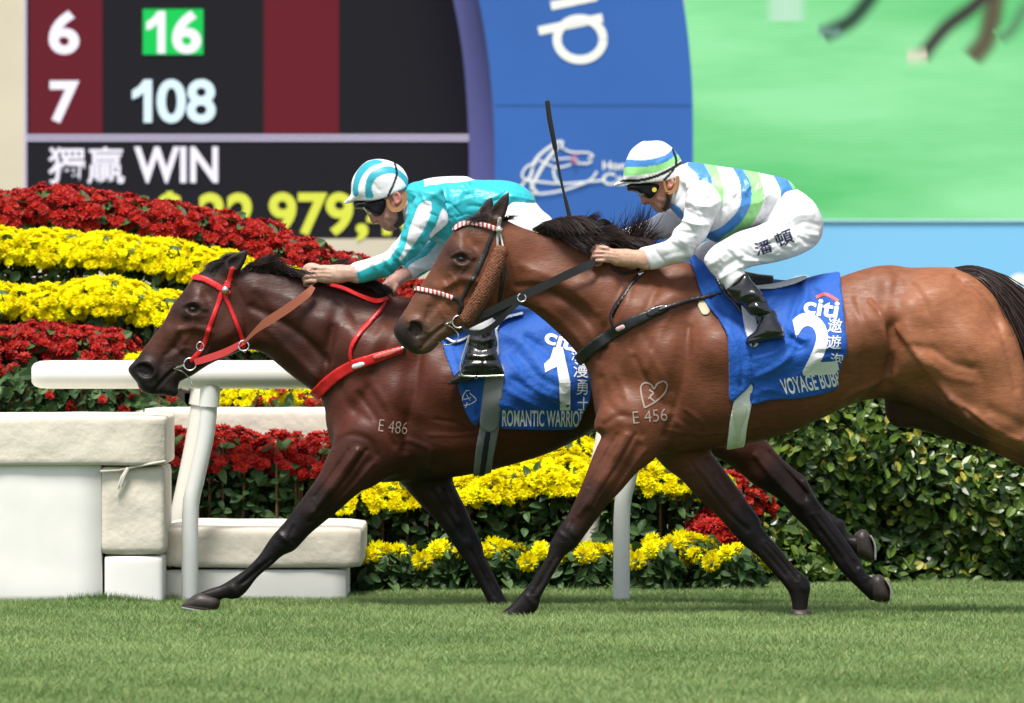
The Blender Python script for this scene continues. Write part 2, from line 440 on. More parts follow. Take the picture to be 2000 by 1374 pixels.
# ------------------------------------------------------------------ the setting: turf
m_turf = mat('turf_soil', (.06, .115, .03), .9, spec=.1, noise=(2.2, .7, 1.25))
gb = MB(); gb.add([(-150, -20, 0), (150, -20, 0), (150, 300, 0), (-150, 300, 0)], [(0, 1, 2, 3)])
tag(gb.build('ground', m_turf), kind='structure')
m_grass = mat('grass_blades', (.1, .2, .04), .5, spec=.3, attr=True, trans=.25)
def grass():
    N = 800000
    y = 28.3+(nr.random(N)**.9)*11.6
    x = (nr.random(N)*2-1)*(y*.066+.62)
    # clumps: density and height follow a few random waves
    ph = sum(np.sin(x*a+y*b+c) for a, b, c in [(2.1, 1.3, 0), (-1.2, 2.3, 1), (4.7, -3.1, 2), (7.3, 5.9, 3), (13, -9, 4)])/5
    hgt = .031*(1+.45*ph)*(.55+.9*nr.random(N))
    px_ = 1000+x*FO/y; near = (px_ > 335) & (px_ < 450) & (y > 36.3) & (y < 37.15); hgt = np.where(near, hgt*.3, hgt)   # turf pressed flat under the landing hoof
    ang = nr.random(N)*2*np.pi; lean = (.25+.75*nr.random(N))*hgt
    wd = .0010+.0010*nr.random(N)
    ca, sa = np.cos(ang), np.sin(ang); wa = nr.random(N)*np.pi; wx, wy = np.cos(wa)*wd, np.sin(wa)*wd*.4
    z0 = np.full(N, -.002)
    A = np.stack([x-wx, y-wy, z0], 1); B = np.stack([x+wx, y+wy, z0], 1)
    mx, my, mz = x+ca*lean*.3, y+sa*lean*.3, hgt*.62
    C = np.stack([mx+wx*.8, my+wy*.8, mz], 1); D = np.stack([mx-wx*.8, my-wy*.8, mz], 1)
    E = np.stack([x+ca*lean, y+sa*lean, hgt], 1)
    V = np.stack([A, B, C, D, E], 1).reshape(-1, 3)
    i = np.arange(N)*5
    Q = np.stack([i, i+1, i+2, i+3], 1); T = np.stack([i+3, i+2, i+4], 1)
    big = np.sin(x*1.7+y*.9)+np.sin(x*-2.9+y*2.3+2)+np.sin(x*5.1+y*4.1+1)
    g = np.clip(.5+.13*big+.35*ph+nr.normal(0, .22, N), 0, 1)[:, None]
    c = (1-g)*np.array([.120, .214, .056])+g*np.array([.275, .385, .135])
    dry = nr.random(N) < .07; c[dry] = np.array([.36, .36, .14])*(.7+.5*nr.random((dry.sum(), 1)))
    me = np_mesh('grass', V, [Q, T], np.repeat(c, 5, 0), smooth=False)
    o = link('grass', me, None, m_grass); tag(o, 'short mown racecourse turf in the foreground', 'grass', kind='stuff')
    # longer tufts left along the foot of the white padded blocks
    N = 2600; y = 37.38+nr.random(N)*.1; x = np.where(nr.random(N) < .6, nr.normal(-1.87, .13, N), -2.6+nr.random(N)*1.7)
    h = (.02+.05*nr.random(N)*np.exp(-((x+1.9)/.25)**2)+.02*nr.random(N)); a = nr.normal(0, .6, N); wd = .002
    V = np.stack([np.stack([x-wd, y, 0*x], 1), np.stack([x+wd, y, 0*x], 1), np.stack([x+np.sin(a)*h*.6, y-.03*nr.random(N), h], 1)], 1).reshape(-1, 3)
    i = np.arange(N)*3
    c = np.array([.12, .22, .06])*(.6+.8*nr.random((N, 1)))
    o = link('long_grass', np_mesh('long_grass', V, np.stack([i, i+1, i+2], 1), np.repeat(c, 3, 0), False), None, m_grass)
    tag(o, 'longer unmown grass tufts at the foot of the white padded blocks', 'grass', kind='stuff')
grass()
# ------------------------------------------------------------------ screens, arch and walls behind
YS = 70.0; K = YS/FO
m_cream = mat('cream_wall_paint', (.66, .575, .46), .7, spec=.2, noise=(1.2, .94, 1.05))
m_white = mat('white_paint', (.78, .77, .74), .5, spec=.3)
def pbox(mb, x0, y0, x1, y1, Y, dep):
    a = at(x0, y1, Y); b = at(x1, y0, Y); return mb.box(a.x, b.x, Y, Y+dep, a.z, b.z)
wl = MB(); pbox(wl, -3000, -900, 47, 466.5, YS+.02, 1.2)
z0 = at(0, 467, YS).z; wl.box(at(-3000, 0, YS).x, at(1352, 0, YS).x, YS+.02, YS+1.2, -.2, z0)
o = wl.build('scoreboard_wall', m_cream); tag(o, 'plain cream wall below and left of the dark odds board', 'wall')
st = .515
tb = empty('odds_board', at(480, 465, YS), 'dark electronic odds board with maroon columns and white and yellow figures', 'odds board')
e_dark = emit('led_off', srgb(41, 39, 52), st*.42); e_mar = emit('led_maroon', srgb(124, 26, 44), st*.72); e_wht = emit('led_white', srgb(244, 240, 252), st*1.15)
e_grn = emit('led_green', srgb(14, 214, 92), st); e_cyn = emit('led_cyan', srgb(222, 246, 255), st*1.15); e_yel = emit('led_yellow', srgb(240, 246, 84), st*.95); e_lil = emit('led_lilac', srgb(206, 198, 224), st)
pbox(MB(), 52, -620, 960, 466, YS+.03, .6).build('display', e_dark, tb)
pbox(MB(), 47.5, -620, 51.7, 466, YS-.01, .6).build('side_trim', e_lil, tb)
for a, b in ((57, 200), (515, 662)): pbox(MB(), a, -620, b, 262, YS+.02, .008).build('maroon_column', e_mar, tb)
pbox(MB(), 52, 263, 916, 268.5, YS+.018, .008).build('divider', e_lil, tb); pbox(MB(), 52, 271, 916, 276, YS+.018, .008).build('divider', e_lil, tb)
pbox(MB(), 279, 18, 397, 107, YS+.018, .008).build('green_patch', e_grn, tb)
for i, (t_, bx, m_, bo) in enumerate([('6', (95, 21, 155, 107), e_wht, .045), ('7', (97, 158, 155, 241), e_wht, .045), ('6', (336, 21, 393, 106), e_wht, .045), ('08', (306, 155, 421, 241), e_cyn, .035),
        ('獨贏', (94, 287, 243, 360), e_wht, .02), ('WIN', (262, 287, 426, 358), e_wht, .035), ('$', (306, 374, 356, 470), e_yel, .03), ('22', (388, 377, 497, 462), e_yel, .04),
        (',', (503, 438, 523, 478), e_yel, .04), ('979', (525, 376, 690, 461), e_yel, .04), (',', (695, 437, 719, 472), e_yel, .04), ('4', (716, 376, 772, 460), e_yel, .04), ('0', (778, 376, 832, 461), e_yel, .04)]):
    screen_text('figures', t_, bx, YS+.012, m_, tb, bold=bo*.75)
for bx, m_ in (((286, 22, 323, 105), e_wht), ((258, 156, 297, 240), e_cyn)):
    G1 = [(.60, 0), (1, 0), (1, 1), (.58, 1), (.58, .30), (.32, .40), (0, .46), (0, .26), (.34, .15)]
    me = bpy.data.meshes.new('figures'); me.from_pydata([at(bx[0]+u*(bx[2]-bx[0]), bx[1]+v*(bx[3]-bx[1]), YS+.012) for u, v in G1], [], [tuple(range(9))]); link('figures', me, tb, m_)
# arch
m_arch = mat('blue_arch_paint', (.034, .125, .445), .5, spec=.35, noise=(.9, .93, 1.05)); m_lilac = mat('arch_side_paint', (.10, .10, .30), .5, noise=(.7, .85, 1.1))
L = [(820, -560), (868, -300), (905, -120), (935, 0), (952, 100), (962, 200), (966, 300), (963, 440), (955, 600), (950, 870)]
Rr = [(1350, 870), (1352, 600), (1353, 430), (1353, 200), (1346, 90), (1334, 0), (1308, -120), (1270, -300), (1230, -560)]
ar = empty('blue_arch', at(1155, 840, YS-1.4), 'curved blue arch with white lettering and a horse head emblem between the two screens', 'arch')
xz = lambda P, Y: [(at(a, b, Y).x, at(a, b, Y).z) for a, b in P]
MB().prism(xz(list(map(tuple, spline(L, 5)))+list(map(tuple, spline(Rr, 5))), YS-1.4), YS-1.4, YS-.9).build('front_panel', m_arch, ar)
L2 = [(760, -560), (812, -300), (852, -120), (885, 0), (903, 100), (912, 200), (916, 300), (915, 440), (912, 600), (912, 870)]
L3 = [(a+30, b) for a, b in L][::-1]
MB().prism(xz(list(map(tuple, spline(L2, 5)))+list(map(tuple, spline(L3, 5))), YS-.88), YS-.88, YS-.08).build('side_return', m_lilac, ar)
YA = YS-1.404
m_letter = mat('white_lettering', (.86, .85, .84), .5)
ringp = [(1133+45*math.cos(t), 77+40*math.sin(t)) for t in [2*math.pi*k/24 for k in range(25)]]
def flat_strokes(name, ln, Y, m, parent):
    V = []; F = []
    for k, l_ in enumerate(ln):
        P, f_ = stroke_px([l_], 5); n0 = len(V); V += [at(x, y, Y-.002*k) for x, y in P]; F += [tuple(q+n0 for q in t) for t in f_]
    me = bpy.data.meshes.new(name); me.from_pydata(V, [], F); return link(name, me, parent, m)
flat_strokes('lettering', [([(1052, 61), (1090, 53), (1134, 44), (1177, 35)], 17), (ringp, 17)], YA, m_letter, ar); flat_strokes('lettering', [([(1076, 12), (1110, 5), (1166, -7)], 17), ([(1120, -30), (1180, -44)], 16)], YA, m_letter, ar)
sm_ = MB(); pbox(sm_, 967, 203, 1352, 204.5, YA-.004, .002); sm_.build('panel_seam', mat('seam_paint', (.035, .12, .42), .5), ar)
emb = [([(1093, 276), (1070, 290), (1052, 305), (1042, 320), (1036, 345), (1022, 358), (1016, 372)], 7), ([(1090, 285), (1072, 308), (1060, 325), (1045, 352), (1037, 372)], 8), ([(1050, 312), (1066, 320), (1085, 327), (1100, 326), (1115, 321)], 4.5),
       ([(1095, 288), (1115, 297), (1135, 298), (1150, 299), (1158, 305), (1148, 310)], 4.5), ([(1156, 313), (1150, 319), (1124, 319)], 4.5), ([(1078, 312), (1098, 310), (1120, 310), (1130, 315)], 4), ([(1048, 318), (1030, 325), (1020, 340), (1024, 350), (1060, 356), (1100, 359), (1140, 356), (1180, 352)], 5),
       ([(1020, 378), (1050, 379), (1090, 374), (1130, 362), (1155, 350), (1166, 335)], 5), ([(1081, 330), (1083, 345), (1090, 357)], 6), ([(1088, 278), (1098, 277), (1096, 290)], 6), ([(1036, 352), (1040, 366), (1050, 378)], 6)]
flat_strokes('emblem', [(l_, w_*.8) for l_, w_ in emb], YA, m_letter, ar)
P, F = stroke_px([([(1128, 302), (1119, 307), (1119, 315), (1127, 318)], 4)], 4); me = bpy.data.meshes.new('emblem_mark'); me.from_pydata([at(a, b, YA-.03) for a, b in P], [], F); link('emblem_mark', me, ar, mat('red_mark', (.55, .1, .2), .5))
screen_text('lettering', 'Hon', (1177, 315, 1222, 332), YA, m_letter, ar, bold=.03); screen_text('lettering', 'Cath', (1176, 338, 1252, 362), YA, m_letter, ar, bold=.02)
# video screen
vs = empty('video_screen', at(1700, 430, YS), 'big lit video screen showing blurred green turf and running legs', 'video screen')
e_vid = emit('video_picture', (.3, .8, .4), .54, noise=((.28, .28, 1.5), srgb(98, 204, 122), srgb(154, 237, 168)))
pbox(MB(), 1340, -620, 4500, 430, YS+.03, .6).build('picture', e_vid, vs)
def emit_soft(name, c):
    m = emit(name, c, st, scan=False); t = m.node_tree; b = t.nodes['Principled BSDF']; tr = t.nodes.new('ShaderNodeBsdfTransparent'); ms = t.nodes.new('ShaderNodeMixShader'); at_ = t.nodes.new('ShaderNodeAttribute'); at_.attribute_name = 'Col'
    t.links.new(at_.outputs['Color'], ms.inputs[0]); t.links.new(tr.outputs[0], ms.inputs[1]); t.links.new(b.outputs[0], ms.inputs[2]); t.links.new(ms.outputs[0], t.nodes['Material Output'].inputs[0]); return m
def pic(name, P, w_, c, a=1.0, Y=YS+.015, soft=14):
    """a shape shown in the broadcast picture, out of focus on the screen itself"""
    Q = spline(np.array(P, float), 8); V = []; A = []; F = []; n = len(Q)
    cr = [(-w_/2-soft, 0), (-w_/2-soft*.35, .35), (-w_/2+soft*.35, .85), (0, 1), (w_/2-soft*.35, .85), (w_/2+soft*.35, .35), (w_/2+soft, 0)]
    for i in range(n):
        d_ = Q[min(i+1, n-1)]-Q[max(i-1, 0)]; d_ = d_/(np.linalg.norm(d_)+1e-9); nn = np.array([-d_[1], d_[0]]); en = min(1, min(i, n-1-i)/1.5)
        for o_, al in cr: p = Q[i]+nn*o_; V.append(at(p[0], p[1], Y)); A.append([al*a*en]*3)
    for i in range(n-1):
        for k in range(6): F.append((i*7+k, i*7+k+1, i*7+8+k, i*7+7+k))
    link(name, np_mesh(name, np.array([tuple(v) for v in V]), np.array(F), np.array(A), False), vs, emit_soft(name+'_led', c))
pic('pictured_leg', [(1716, -30), (1690, 10), (1660, 42), (1625, 60), (1606, 70)], 24, srgb(40, 58, 52)); pic('pictured_leg', [(1950, -40), (1905, 10), (1850, 52), (1815, 92), (1798, 116)], 21, srgb(60, 36, 50), Y=YS+.012)
pic('pictured_leg', [(1945, -40), (1938, 30), (1925, 80), (1895, 118)], 34, srgb(96, 84, 66)); pic('pictured_leg', [(2010, 0), (1975, 60), (1950, 78)], 16, srgb(96, 150, 108))
pic('pictured_hoof', [(1770, 112), (1782, 111), (1800, 109), (1812, 108)], 16, srgb(226, 228, 200), Y=YS+.01); pic('pictured_hoof', [(1596, 61), (1612, 62), (1632, 64), (1642, 64)], 8, srgb(120, 160, 150), Y=YS+.01); pic('pictured_post', [(1535, -90), (1535, -40), (1535, 20), (1535, 44)], 60, srgb(192, 234, 204))
m_fas = mat('pale_blue_panel', (.22, .54, .86), .5, spec=.3)
fa = empty('blue_fascia', at(1700, 640, YS-.3), 'pale blue panel with white lettering under the video screen', 'panel')
pbox(MB(), 1351, 433, 4500, 700, YS-.30, .28).build('panel', m_fas, fa); pbox(MB(), 1351, 429.5, 4500, 432.8, YS-.32, .32).build('top_trim', mat('pale_trim', (.55, .82, .92), .5), fa)
for bx in ((1535, 540, 1598, 600), (1608, 541, 1660, 600), (1966, 534, 2016, 596)): screen_text('lettering', 'o', bx, YS-.305, m_letter, fa, bold=.05)
# ------------------------------------------------------------------ rails
m_rail = mat('rail_plastic', (.80, .79, .75), .35, spec=.45, noise=(3, .96, 1.03)); m_post = mat('post_grey_white', (.76, .77, .75), .4, spec=.4)
def rail(Y, xl, posts, label, r=.066, pr=.039, pm=m_post, py=732):
    rt = empty('running_rail', (at(xl, 0, Y).x, Y, 0), label, 'rail')
    a = at(xl, py, Y); pts = [a+Vector((0, 0, 0)), a+Vector((.012, 0, 0)), a+Vector((.04, 0, 0)), a+Vector((.09, 0, 0))]+[a+Vector((t, 0, 0)) for t in (.5, 2, 4, 6, 8, 10)]
    MB().tube(pts, [r*.55, r*.80, r*.96, r]+[r]*6, 24).build('rail_bar', m_rail, rt, smooth=True)
    for P in posts:
        Q = [at(x, y, Y) for x, y in P]; Q[-1].z = -.05; Q[0].z = a.z-.02
        Q = [Vector(v) for v in spline([tuple(v) for v in Q], 4)]
        p = MB().tube(Q, pr, 14).build('post', pm, rt, smooth=True)
        d = (Q[2]-Q[0]).normalized()
        MB().tube([Q[0]+d*.03, Q[0]+d*.13], pr*1.22, 14).build('post_collar', pm, p, smooth=True)
    return rt
rail(37.70, 62, [[(412+k, 745), (404+k, 840), (385+k, 930), (373+k, 985), (371+k, 1080), (371+k, 1180)] for k in (0, 843)], 'white running rail with a rounded left end, nearest to the horses')
rail(39.45, 75, [[(400+k, 745), (384+k, 850), (366+k, 940), (352+k, 1010), (349+k, 1080), (349+k, 1160)] for k in (0, 800)], 'second white rail standing right behind the front running rail', pr=.05, pm=mat('post_cream', (.74, .70, .62), .5), py=733)
# ------------------------------------------------------------------ padded blocks beside the rail
m_pad = mat('canvas_padding', (.74, .68, .575), .75, spec=.15, noise=(5, .9, 1.04), bump=(9, .012)); m_block = mat('white_block', (.86, .845, .81), .7, spec=.2, noise=(4, .93, 1.03))
m_rope = mat('cord', (.62, .58, .52), .8)
def pad(name, x0, y0, x1, y1, Y, dep, m, label, cat, bev=.03, bulge=.012):
    import bmesh
    a = at(x0, y1, Y); b = at(x1, y0, Y)
    bm = bmesh.new(); bmesh.ops.create_cube(bm, size=1)
    bmesh.ops.subdivide_edges(bm, edges=bm.edges[:], cuts=11, use_grid_fill=True)
    sx, sy, sz = b.x-a.x, dep, b.z-a.z; c = Vector(((a.x+b.x)/2, Y+dep/2, (a.z+b.z)/2))
    r = min(bev, sx*.3, sz*.3)
    for v in bm.verts:
        p = Vector((v.co.x*sx, v.co.y*sy, v.co.z*sz)); q = Vector((max(-sx/2+r, min(sx/2-r, p.x)), max(-sy/2+r, min(sy/2-r, p.y)), max(-sz/2+r, min(sz/2-r, p.z))))
        d = p-q
        if d.length > 1e-6: p = q+d.normalized()*r
        u = bulge*(math.sin(p.x*9+c.x)+.6*math.sin(p.x*23+p.z*14+c.z*3)+.4*math.sin(p.z*31+p.x*5))/2
        p.y -= u*(1-abs(2*p.x/sx)**6); p.z += .35*u
        v.co = c+p
    me = bpy.data.meshes.new(name); bm.to_mesh(me); bm.free(); me.polygons.foreach_set('use_smooth', [True]*len(me.polygons))
    o = link(name, me, None, m); return tag(o, label, cat)
pad('padded_block', -420, 903, 199, 1186, 37.5, 1.0, m_block, 'tall white block at the left edge under the thick beige cushion', 'block', .015, .004)
pad('top_cushion', -420, 812, 323, 911, 37.465, 1.1, m_pad, 'thick beige cushion capping the tall white block', 'cushion', .022, .007)
pad('side_cushion', 196, 911.5, 322, 1084, 37.50, .8, m_pad, 'square beige cushion tied upright beside the tall white block', 'cushion', .02, .012)
pad('low_block', 203, 1086, 318, 1184, 37.51, .8, m_block, 'small white block under the upright tied cushion', 'block', .012, .003)
pad('seat_cushion', 313, 1030, 707, 1112, 37.85, 1.5, m_pad, 'long low beige cushion lying behind the front rail post', 'cushion', .032, .008)
pad('long_low_block', 322, 1113, 676, 1184, 37.87, 1.25, m_block, 'low white block under the long low cushion', 'block', .012, .003)
pad('back_cushion', 262, 797, 720, 885, 40.12, .35, m_pad, 'beige cushion behind the red flowers, below the rail', 'cushion', .032, .008)
rp = MB().tube([at(196, 921, 37.48), at(230, 919, 37.485), at(270, 911, 37.485), at(323, 901, 37.455)], .006, 8); rp.tube([at(250, 914, 37.48), at(243, 930, 37.475), at(236, 950, 37.48)], .009, 8); rp.tube([at(250, 914, 37.48), at(238, 932, 37.475), at(230, 955, 37.48)], .007, 8)
tag(rp.build('tie_rope', m_rope, smooth=True), 'knotted pale cord tied across the upright beige cushion', 'rope')
# ------------------------------------------------------------------ flowers
m_yel = mat('yellow_petals', (.8, .55, .01), .6, spec=.1, attr=True, trans=.35); m_red = mat('red_petals', (.4, .02, .01), .5, spec=.2, attr=True, trans=.15)
m_leaf = mat('mum_leaves', (.04, .1, .03), .5, spec=.3, attr=True, trans=.2); m_stem = mat('stems', (.16, .085, .035), .7)
def rotz(v, a): c, s = np.cos(a), np.sin(a); return np.stack([v[..., 0]*c-v[..., 1]*s, v[..., 0]*s+v[..., 1]*c, v[..., 2]], -1)
def bloom(kind, rs):
    """one flower head, unit radius, axis +Z"""
    V = []; C = []
    rings = [(6, 68, .50), (10, 46, .78), (13, 24, .98), (14, 2, 1.06), (12, -18, .95)] if kind == 'y' else [(5, 60, .35), (9, 34, .8), (12, 12, 1.0), (12, -8, .98)]
    if kind == 'm': rings = [(7, 80, .8), (12, 58, .9), (16, 36, .98), (18, 14, 1.0), (18, -8, 1.0), (16, -30, .95), (12, -52, .85)]
    for n, el, L_ in rings:
        for k in range(n):
            a = 2*np.pi*(k+rs.random())/n; e = math.radians(el+rs.normal(0, 8)); l = L_*(.88+.24*rs.random()); wd = .20 if kind == 'y' else .22
            d = np.array([np.cos(e), 0, np.sin(e)]); up = np.array([-np.sin(e), 0, np.cos(e)]); z0 = np.array([0, 0, .02])
            bs_ = .45 if kind == 'm' else .12; wd = wd*(.8 if kind == 'm' else 1)
            q = np.array([z0+d*bs_*l, z0+d*.66*l+np.array([0, wd, 0]), z0+d*l+up*.10*(rs.random()-.2), z0+d*.66*l-np.array([0, wd, 0])])
            V.append(rotz(q, a))
            if kind != 'r': c = np.array([.95, .80+.06*rs.random(), .004])*(.86+.22*rs.random())
            else: c = np.array([.40, .013, .010])*(.55+.7*rs.random()) if (el < 50) else np.array([.62, .13, .02])
            C.append(np.repeat(c[None], 4, 0))
    return np.concatenate(V), np.concatenate(C)
def scatter(kind, pos, nrm, rad, rs, protos):
    V = []; C = []
    for p, n, r in zip(pos, nrm, rad):
        bv, bc = protos[rs.integers(len(protos))]
        n = n/np.linalg.norm(n); a = np.cross([0.2, .9, .1], n); a /= np.linalg.norm(a); b = np.cross(n, a); t = rs.random()*6.28
        v = rotz(bv, t)*r; V.append(p+v[:, :1]*a+v[:, 1:2]*b+v[:, 2:]*n); C.append(np.clip(bc*(.82+.36*rs.random()), 0, .95))
    return np.concatenate(V), np.concatenate(C)
def leaf_cloud(pos, nrm, size, rs, cols, wid=.30):
    """folded oval leaves"""
    n = len(pos); a = np.cross(nrm, rs.normal(0, 1, (n, 3))); a /= np.linalg.norm(a, axis=1, keepdims=True)+1e-9; b = np.cross(nrm, a); s = size[:, None]
    cv = (rs.normal(.0, .12, n))[:, None]; u = [.0, .18, .42, .68, .88, 1.0]; w_ = [.03, .72, 1.0, .80, .38, .02]; P = []
    for t, k in zip(u, w_):
        m = pos+a*s*(t-.1)+nrm*s*(cv*t*t*2)
        P += [m+b*s*wid*k+nrm*s*.09*k, m, m-b*s*wid*k+nrm*s*.09*k]
    V = np.stack(P, 1).reshape(-1, 3); i = np.arange(n)*18; Q = []
    for k in range(5):
        q = i+3*k; Q += [np.stack([q, q+1, q+4, q+3], 1), np.stack([q+1, q+2, q+5, q+4], 1)]
    return V, [np.concatenate(Q)], np.repeat(cols, 18, 0)
def make_plant(kind, nb, rx, ry, rz, H, br, seed, nl=260, name='chrysanthemum', spread=1.0, stems=7):
    rs = np.random.default_rng(seed); root = empty(name, (0, 0, 0)); protos = [bloom(kind, rs) for _ in range(5)]
    u = rs.random(nb); el = np.arcsin(np.clip(-.25+1.25*u**.8, -1, 1)); az = np.arange(nb)*2.399+rs.normal(0, .25, nb)
    d = np.stack([np.cos(el)*np.cos(az), np.cos(el)*np.sin(az), np.sin(el)], 1); k = (.86+.2*rs.random(nb))[:, None]*spread
    pos = d*k*np.array([rx, ry, rz])+np.array([0, 0, H-rz])
    nrm = d*np.array([1, 1, 1.2])+np.array([0, -.25, .45])+rs.normal(0, .22, (nb, 3))
    V, C = scatter(kind, pos, nrm, br*(.8+.4*rs.random(nb)), rs, protos); i = np.arange(len(V)//4)*4
    fm = m_red if kind == 'r' else m_yel
    if nb > 20: link('flowers', np_mesh('flowers', V, np.stack([i, i+1, i+2, i+3], 1), C, False), root, fm)
    else:
        for n_ in range(nb):     # few heads: each one a part
            m_ = len(V)//nb; q = np.arange(m_//4)*4; link('flower_head', np_mesh('flower_head', V[n_*m_:(n_+1)*m_], np.stack([q, q+1, q+2, q+3], 1), C[n_*m_:(n_+1)*m_], False), root, fm)
    z = rs.random(nl)**.8*(H-.35*rz); rad = np.sqrt(.25+.75*rs.random(nl))*.95; a = rs.random(nl)*6.28
    p = np.stack([np.cos(a)*rad*rx*.95, np.sin(a)*rad*ry*.95, z], 1); n = np.stack([np.cos(a), np.sin(a), .5+rs.random(nl)], 1)+rs.normal(0, .5, (nl, 3)); n /= np.linalg.norm(n, axis=1, keepdims=True)
    g = rs.random((nl, 1)); c = (1-g)*np.array([.022, .058, .018])+g*np.array([.085, .165, .05])
    V, F, C = leaf_cloud(p, n, .05+.045*rs.random(nl), rs, c)
    link('foliage', np_mesh('foliage', V, F, C, False), root, m_leaf)
    mb = MB()
    for k in range(stems):
        a = rs.random()*6.28; q = .75*rs.random()**.5
        mb.tube([(np.cos(a)*q*rx*.8, np.sin(a)*q*ry*.8, -.02), (np.cos(a)*q*rx, np.sin(a)*q*ry, H*.5), (np.cos(a)*q*rx*1.05, np.sin(a)*q*ry, H-.3*rz)], [.008, .007, .005], 6)
    mb.build('stems', m_stem, root, smooth=True)
    return root
def copy_tree(o, parent=None):
    c = o.copy(); COL.objects.link(c)
    if parent is not None: c.parent = parent
    for ch in list(o.children): copy_tree(ch, c)
    return c
ORD = 'first second third fourth fifth sixth seventh eighth ninth tenth eleventh twelfth thirteenth fourteenth'.split()
def row(protos, spots, label, group, first=True):
    for n, (px, top, Y, sc) in enumerate(spots):
        pr = protos[n % len(protos)]
        if not pr.get('used'): o = pr; pr['used'] = 1
        else: o = copy_tree(pr); del o['used']
        H = pr['H']; zt = HC-(top-HY)*Y/FO
        o.location = ((px-1000)*Y/FO, Y, zt-H*sc); o.scale = (sc, sc, sc); o.rotation_euler[2] = rnd.random()*.7-.35
        tag(o, label % (ORD[n]), 'flower bush', group)
    return
def protos_of(kind, n, *a, **k):
    out = []
    for i in range(n):
        p = make_plant(kind, *a, seed=k.get('seed', 1)*10+i, **{q: v for q, v in k.items() if q != 'seed'}); p['H'] = a[4]; out.append(p)
    return out
m_stand = mat('stand_boards', (.055, .045, .03), .85)
def stand(Y, z, x0, x1):
    a = at(x0, 0, Y).x; b = at(x1, 0, Y).x
    return (a, b, Y-.32, Y+.3, z)
fs = empty('flower_stand', (at(300, 0, 41.5).x, 41.5, 0), 'dark stepped stand carrying the tiers of potted chrysanthemums', 'stand')
R1 = [(-150, 632, 40.75, 1), (-35, 636, 40.7, 1), (80, 630, 40.75, 1), (180, 640, 40.7, .95)]
Yl2 = [(275, 690, 40.65, .8), (500, 748, 40.6, .7), (590, 738, 40.65, .75), (720, 745, 40.7, .8), (850, 760, 40.7, .8)]
T2 = [(-140, 560, 41.35, 1), (-20, 556, 41.3, 1), (95, 560, 41.35, 1), (205, 546, 41.3, 1.05), (315, 572, 41.35, 1), (425, 598, 41.3, 1), (540, 618, 41.3, 1), (660, 632, 41.3, 1)]
T3 = [(-150, 436, 41.95, 1.05), (-25, 446, 41.9, 1.05), (95, 453, 41.95, 1), (205, 458, 41.9, 1), (310, 470, 41.95, 1), (405, 490, 41.9, .95), (520, 520, 41.9, 1), (630, 545, 41.9, 1)]
T4 = [(-120, 365, 42.5, 1.1), (-10, 372, 42.45, 1.05), (105, 362, 42.5, 1.1), (205, 376, 42.5, 1), (300, 392, 42.45, 1), (395, 408, 42.5, 1), (480, 428, 42.5, .95), (560, 462, 42.45, .95), (645, 492, 42.5, .95), (730, 515, 42.5, .9), (820, 548, 42.5, .9)]
mb = MB()
for Y, rowspec in ((40.7, R1+Yl2), (41.33, T2), (41.93, T3), (42.5, T4)):
    for px, top, y_, sc in rowspec:
        x = (px-1000)*y_/FO; zt = HC-(top-HY)*y_/FO
        hh = max(zt-.44*sc, .02); mb.box(x-.16, x+.16, Y-.22, Y+.34, .0, hh)
mb.build('steps', m_stand, fs)
pr = protos_of('r', 2, 240, .27, .25, .15, .40, .029, seed=3, nl=200)
row(pr, R1, 'red chrysanthemum bush in the lowest row left of the rail end, %s from the left', 'red bushes in the lowest tier')
row(pr, T4, 'dark red chrysanthemum bush in the top row before the odds board, %s from the left', 'red bushes in the top tier')
py = protos_of('y', 3, 330, .27, .25, .135, .40, .031, seed=5, nl=200)
row(py, T2, 'yellow chrysanthemum bush in the lower yellow row, %s from the left', 'yellow bushes in the lower yellow tier')
row(py, T3, 'yellow chrysanthemum bush in the upper yellow row, %s from the left', 'yellow bushes in the upper yellow tier')
row(py, Yl2, 'small yellow chrysanthemum bush just below the rail bar, %s from the left', 'yellow bushes below the rail bar')
# leafy green plants with a few red heads behind the block
pg = protos_of('r', 1, 16, .24, .22, .2, .42, .032, seed=9, nl=420)
row(pg, [(-60, 705, 40.25, 1.05), (60, 700, 40.25, 1.1), (170, 712, 40.25, 1.05), (285, 760, 40.3, .9), (560, 768, 40.45, .9), (660, 770, 40.45, .9), (780, 790, 40.6, .95), (900, 800, 40.6, .95), (1020, 800, 40.7, .95), (1140, 800, 40.7, .95), (1250, 800, 40.7, .95), (1360, 810, 40.7, .95)], 'leafy green chrysanthemum with few red heads behind the rails, %s from the left', 'leafy bushes behind the block')
# beds at ground level
pr2 = protos_of('r', 2, 190, .25, .2, .17, .78, .031, seed=13, nl=520, stems=9)
row(pr2, [(340, 838, 39.8, 1), (440, 838, 39.8, 1), (540, 846, 39.8, .99), (640, 850, 39.8, .98), (730, 870, 39.8, .95)], 'tall red chrysanthemum plant behind the long low cushion, %s from the left', 'red plants in the ground bed')
py2 = protos_of('y', 3, 300, .25, .22, .14, .68, .031, seed=17, nl=380, stems=11)
row(py2, [(740, 928, 39.5, .98), (835, 915, 39.6, 1), (925, 918, 39.5, 1), (1015, 903, 39.6, 1), (1105, 895, 39.55, 1), (1195, 900, 39.6, 1), (1285, 893, 39.5, 1.02), (1330, 905, 39.7, 1)], 'tall yellow chrysanthemum below the horse bellies, %s from the left', 'tall yellow plants in the ground bed')
row(py2, [(1080, 850, 40.2, 1.05), (980, 868, 40.2, 1.05)], 'taller yellow chrysanthemum behind the front yellow bed, %s from the left', 'yellow plants at the back of the bed')
py3 = protos_of('m', 2, 10, .2, .13, .06, .24, .050, seed=23, nl=240, stems=3)
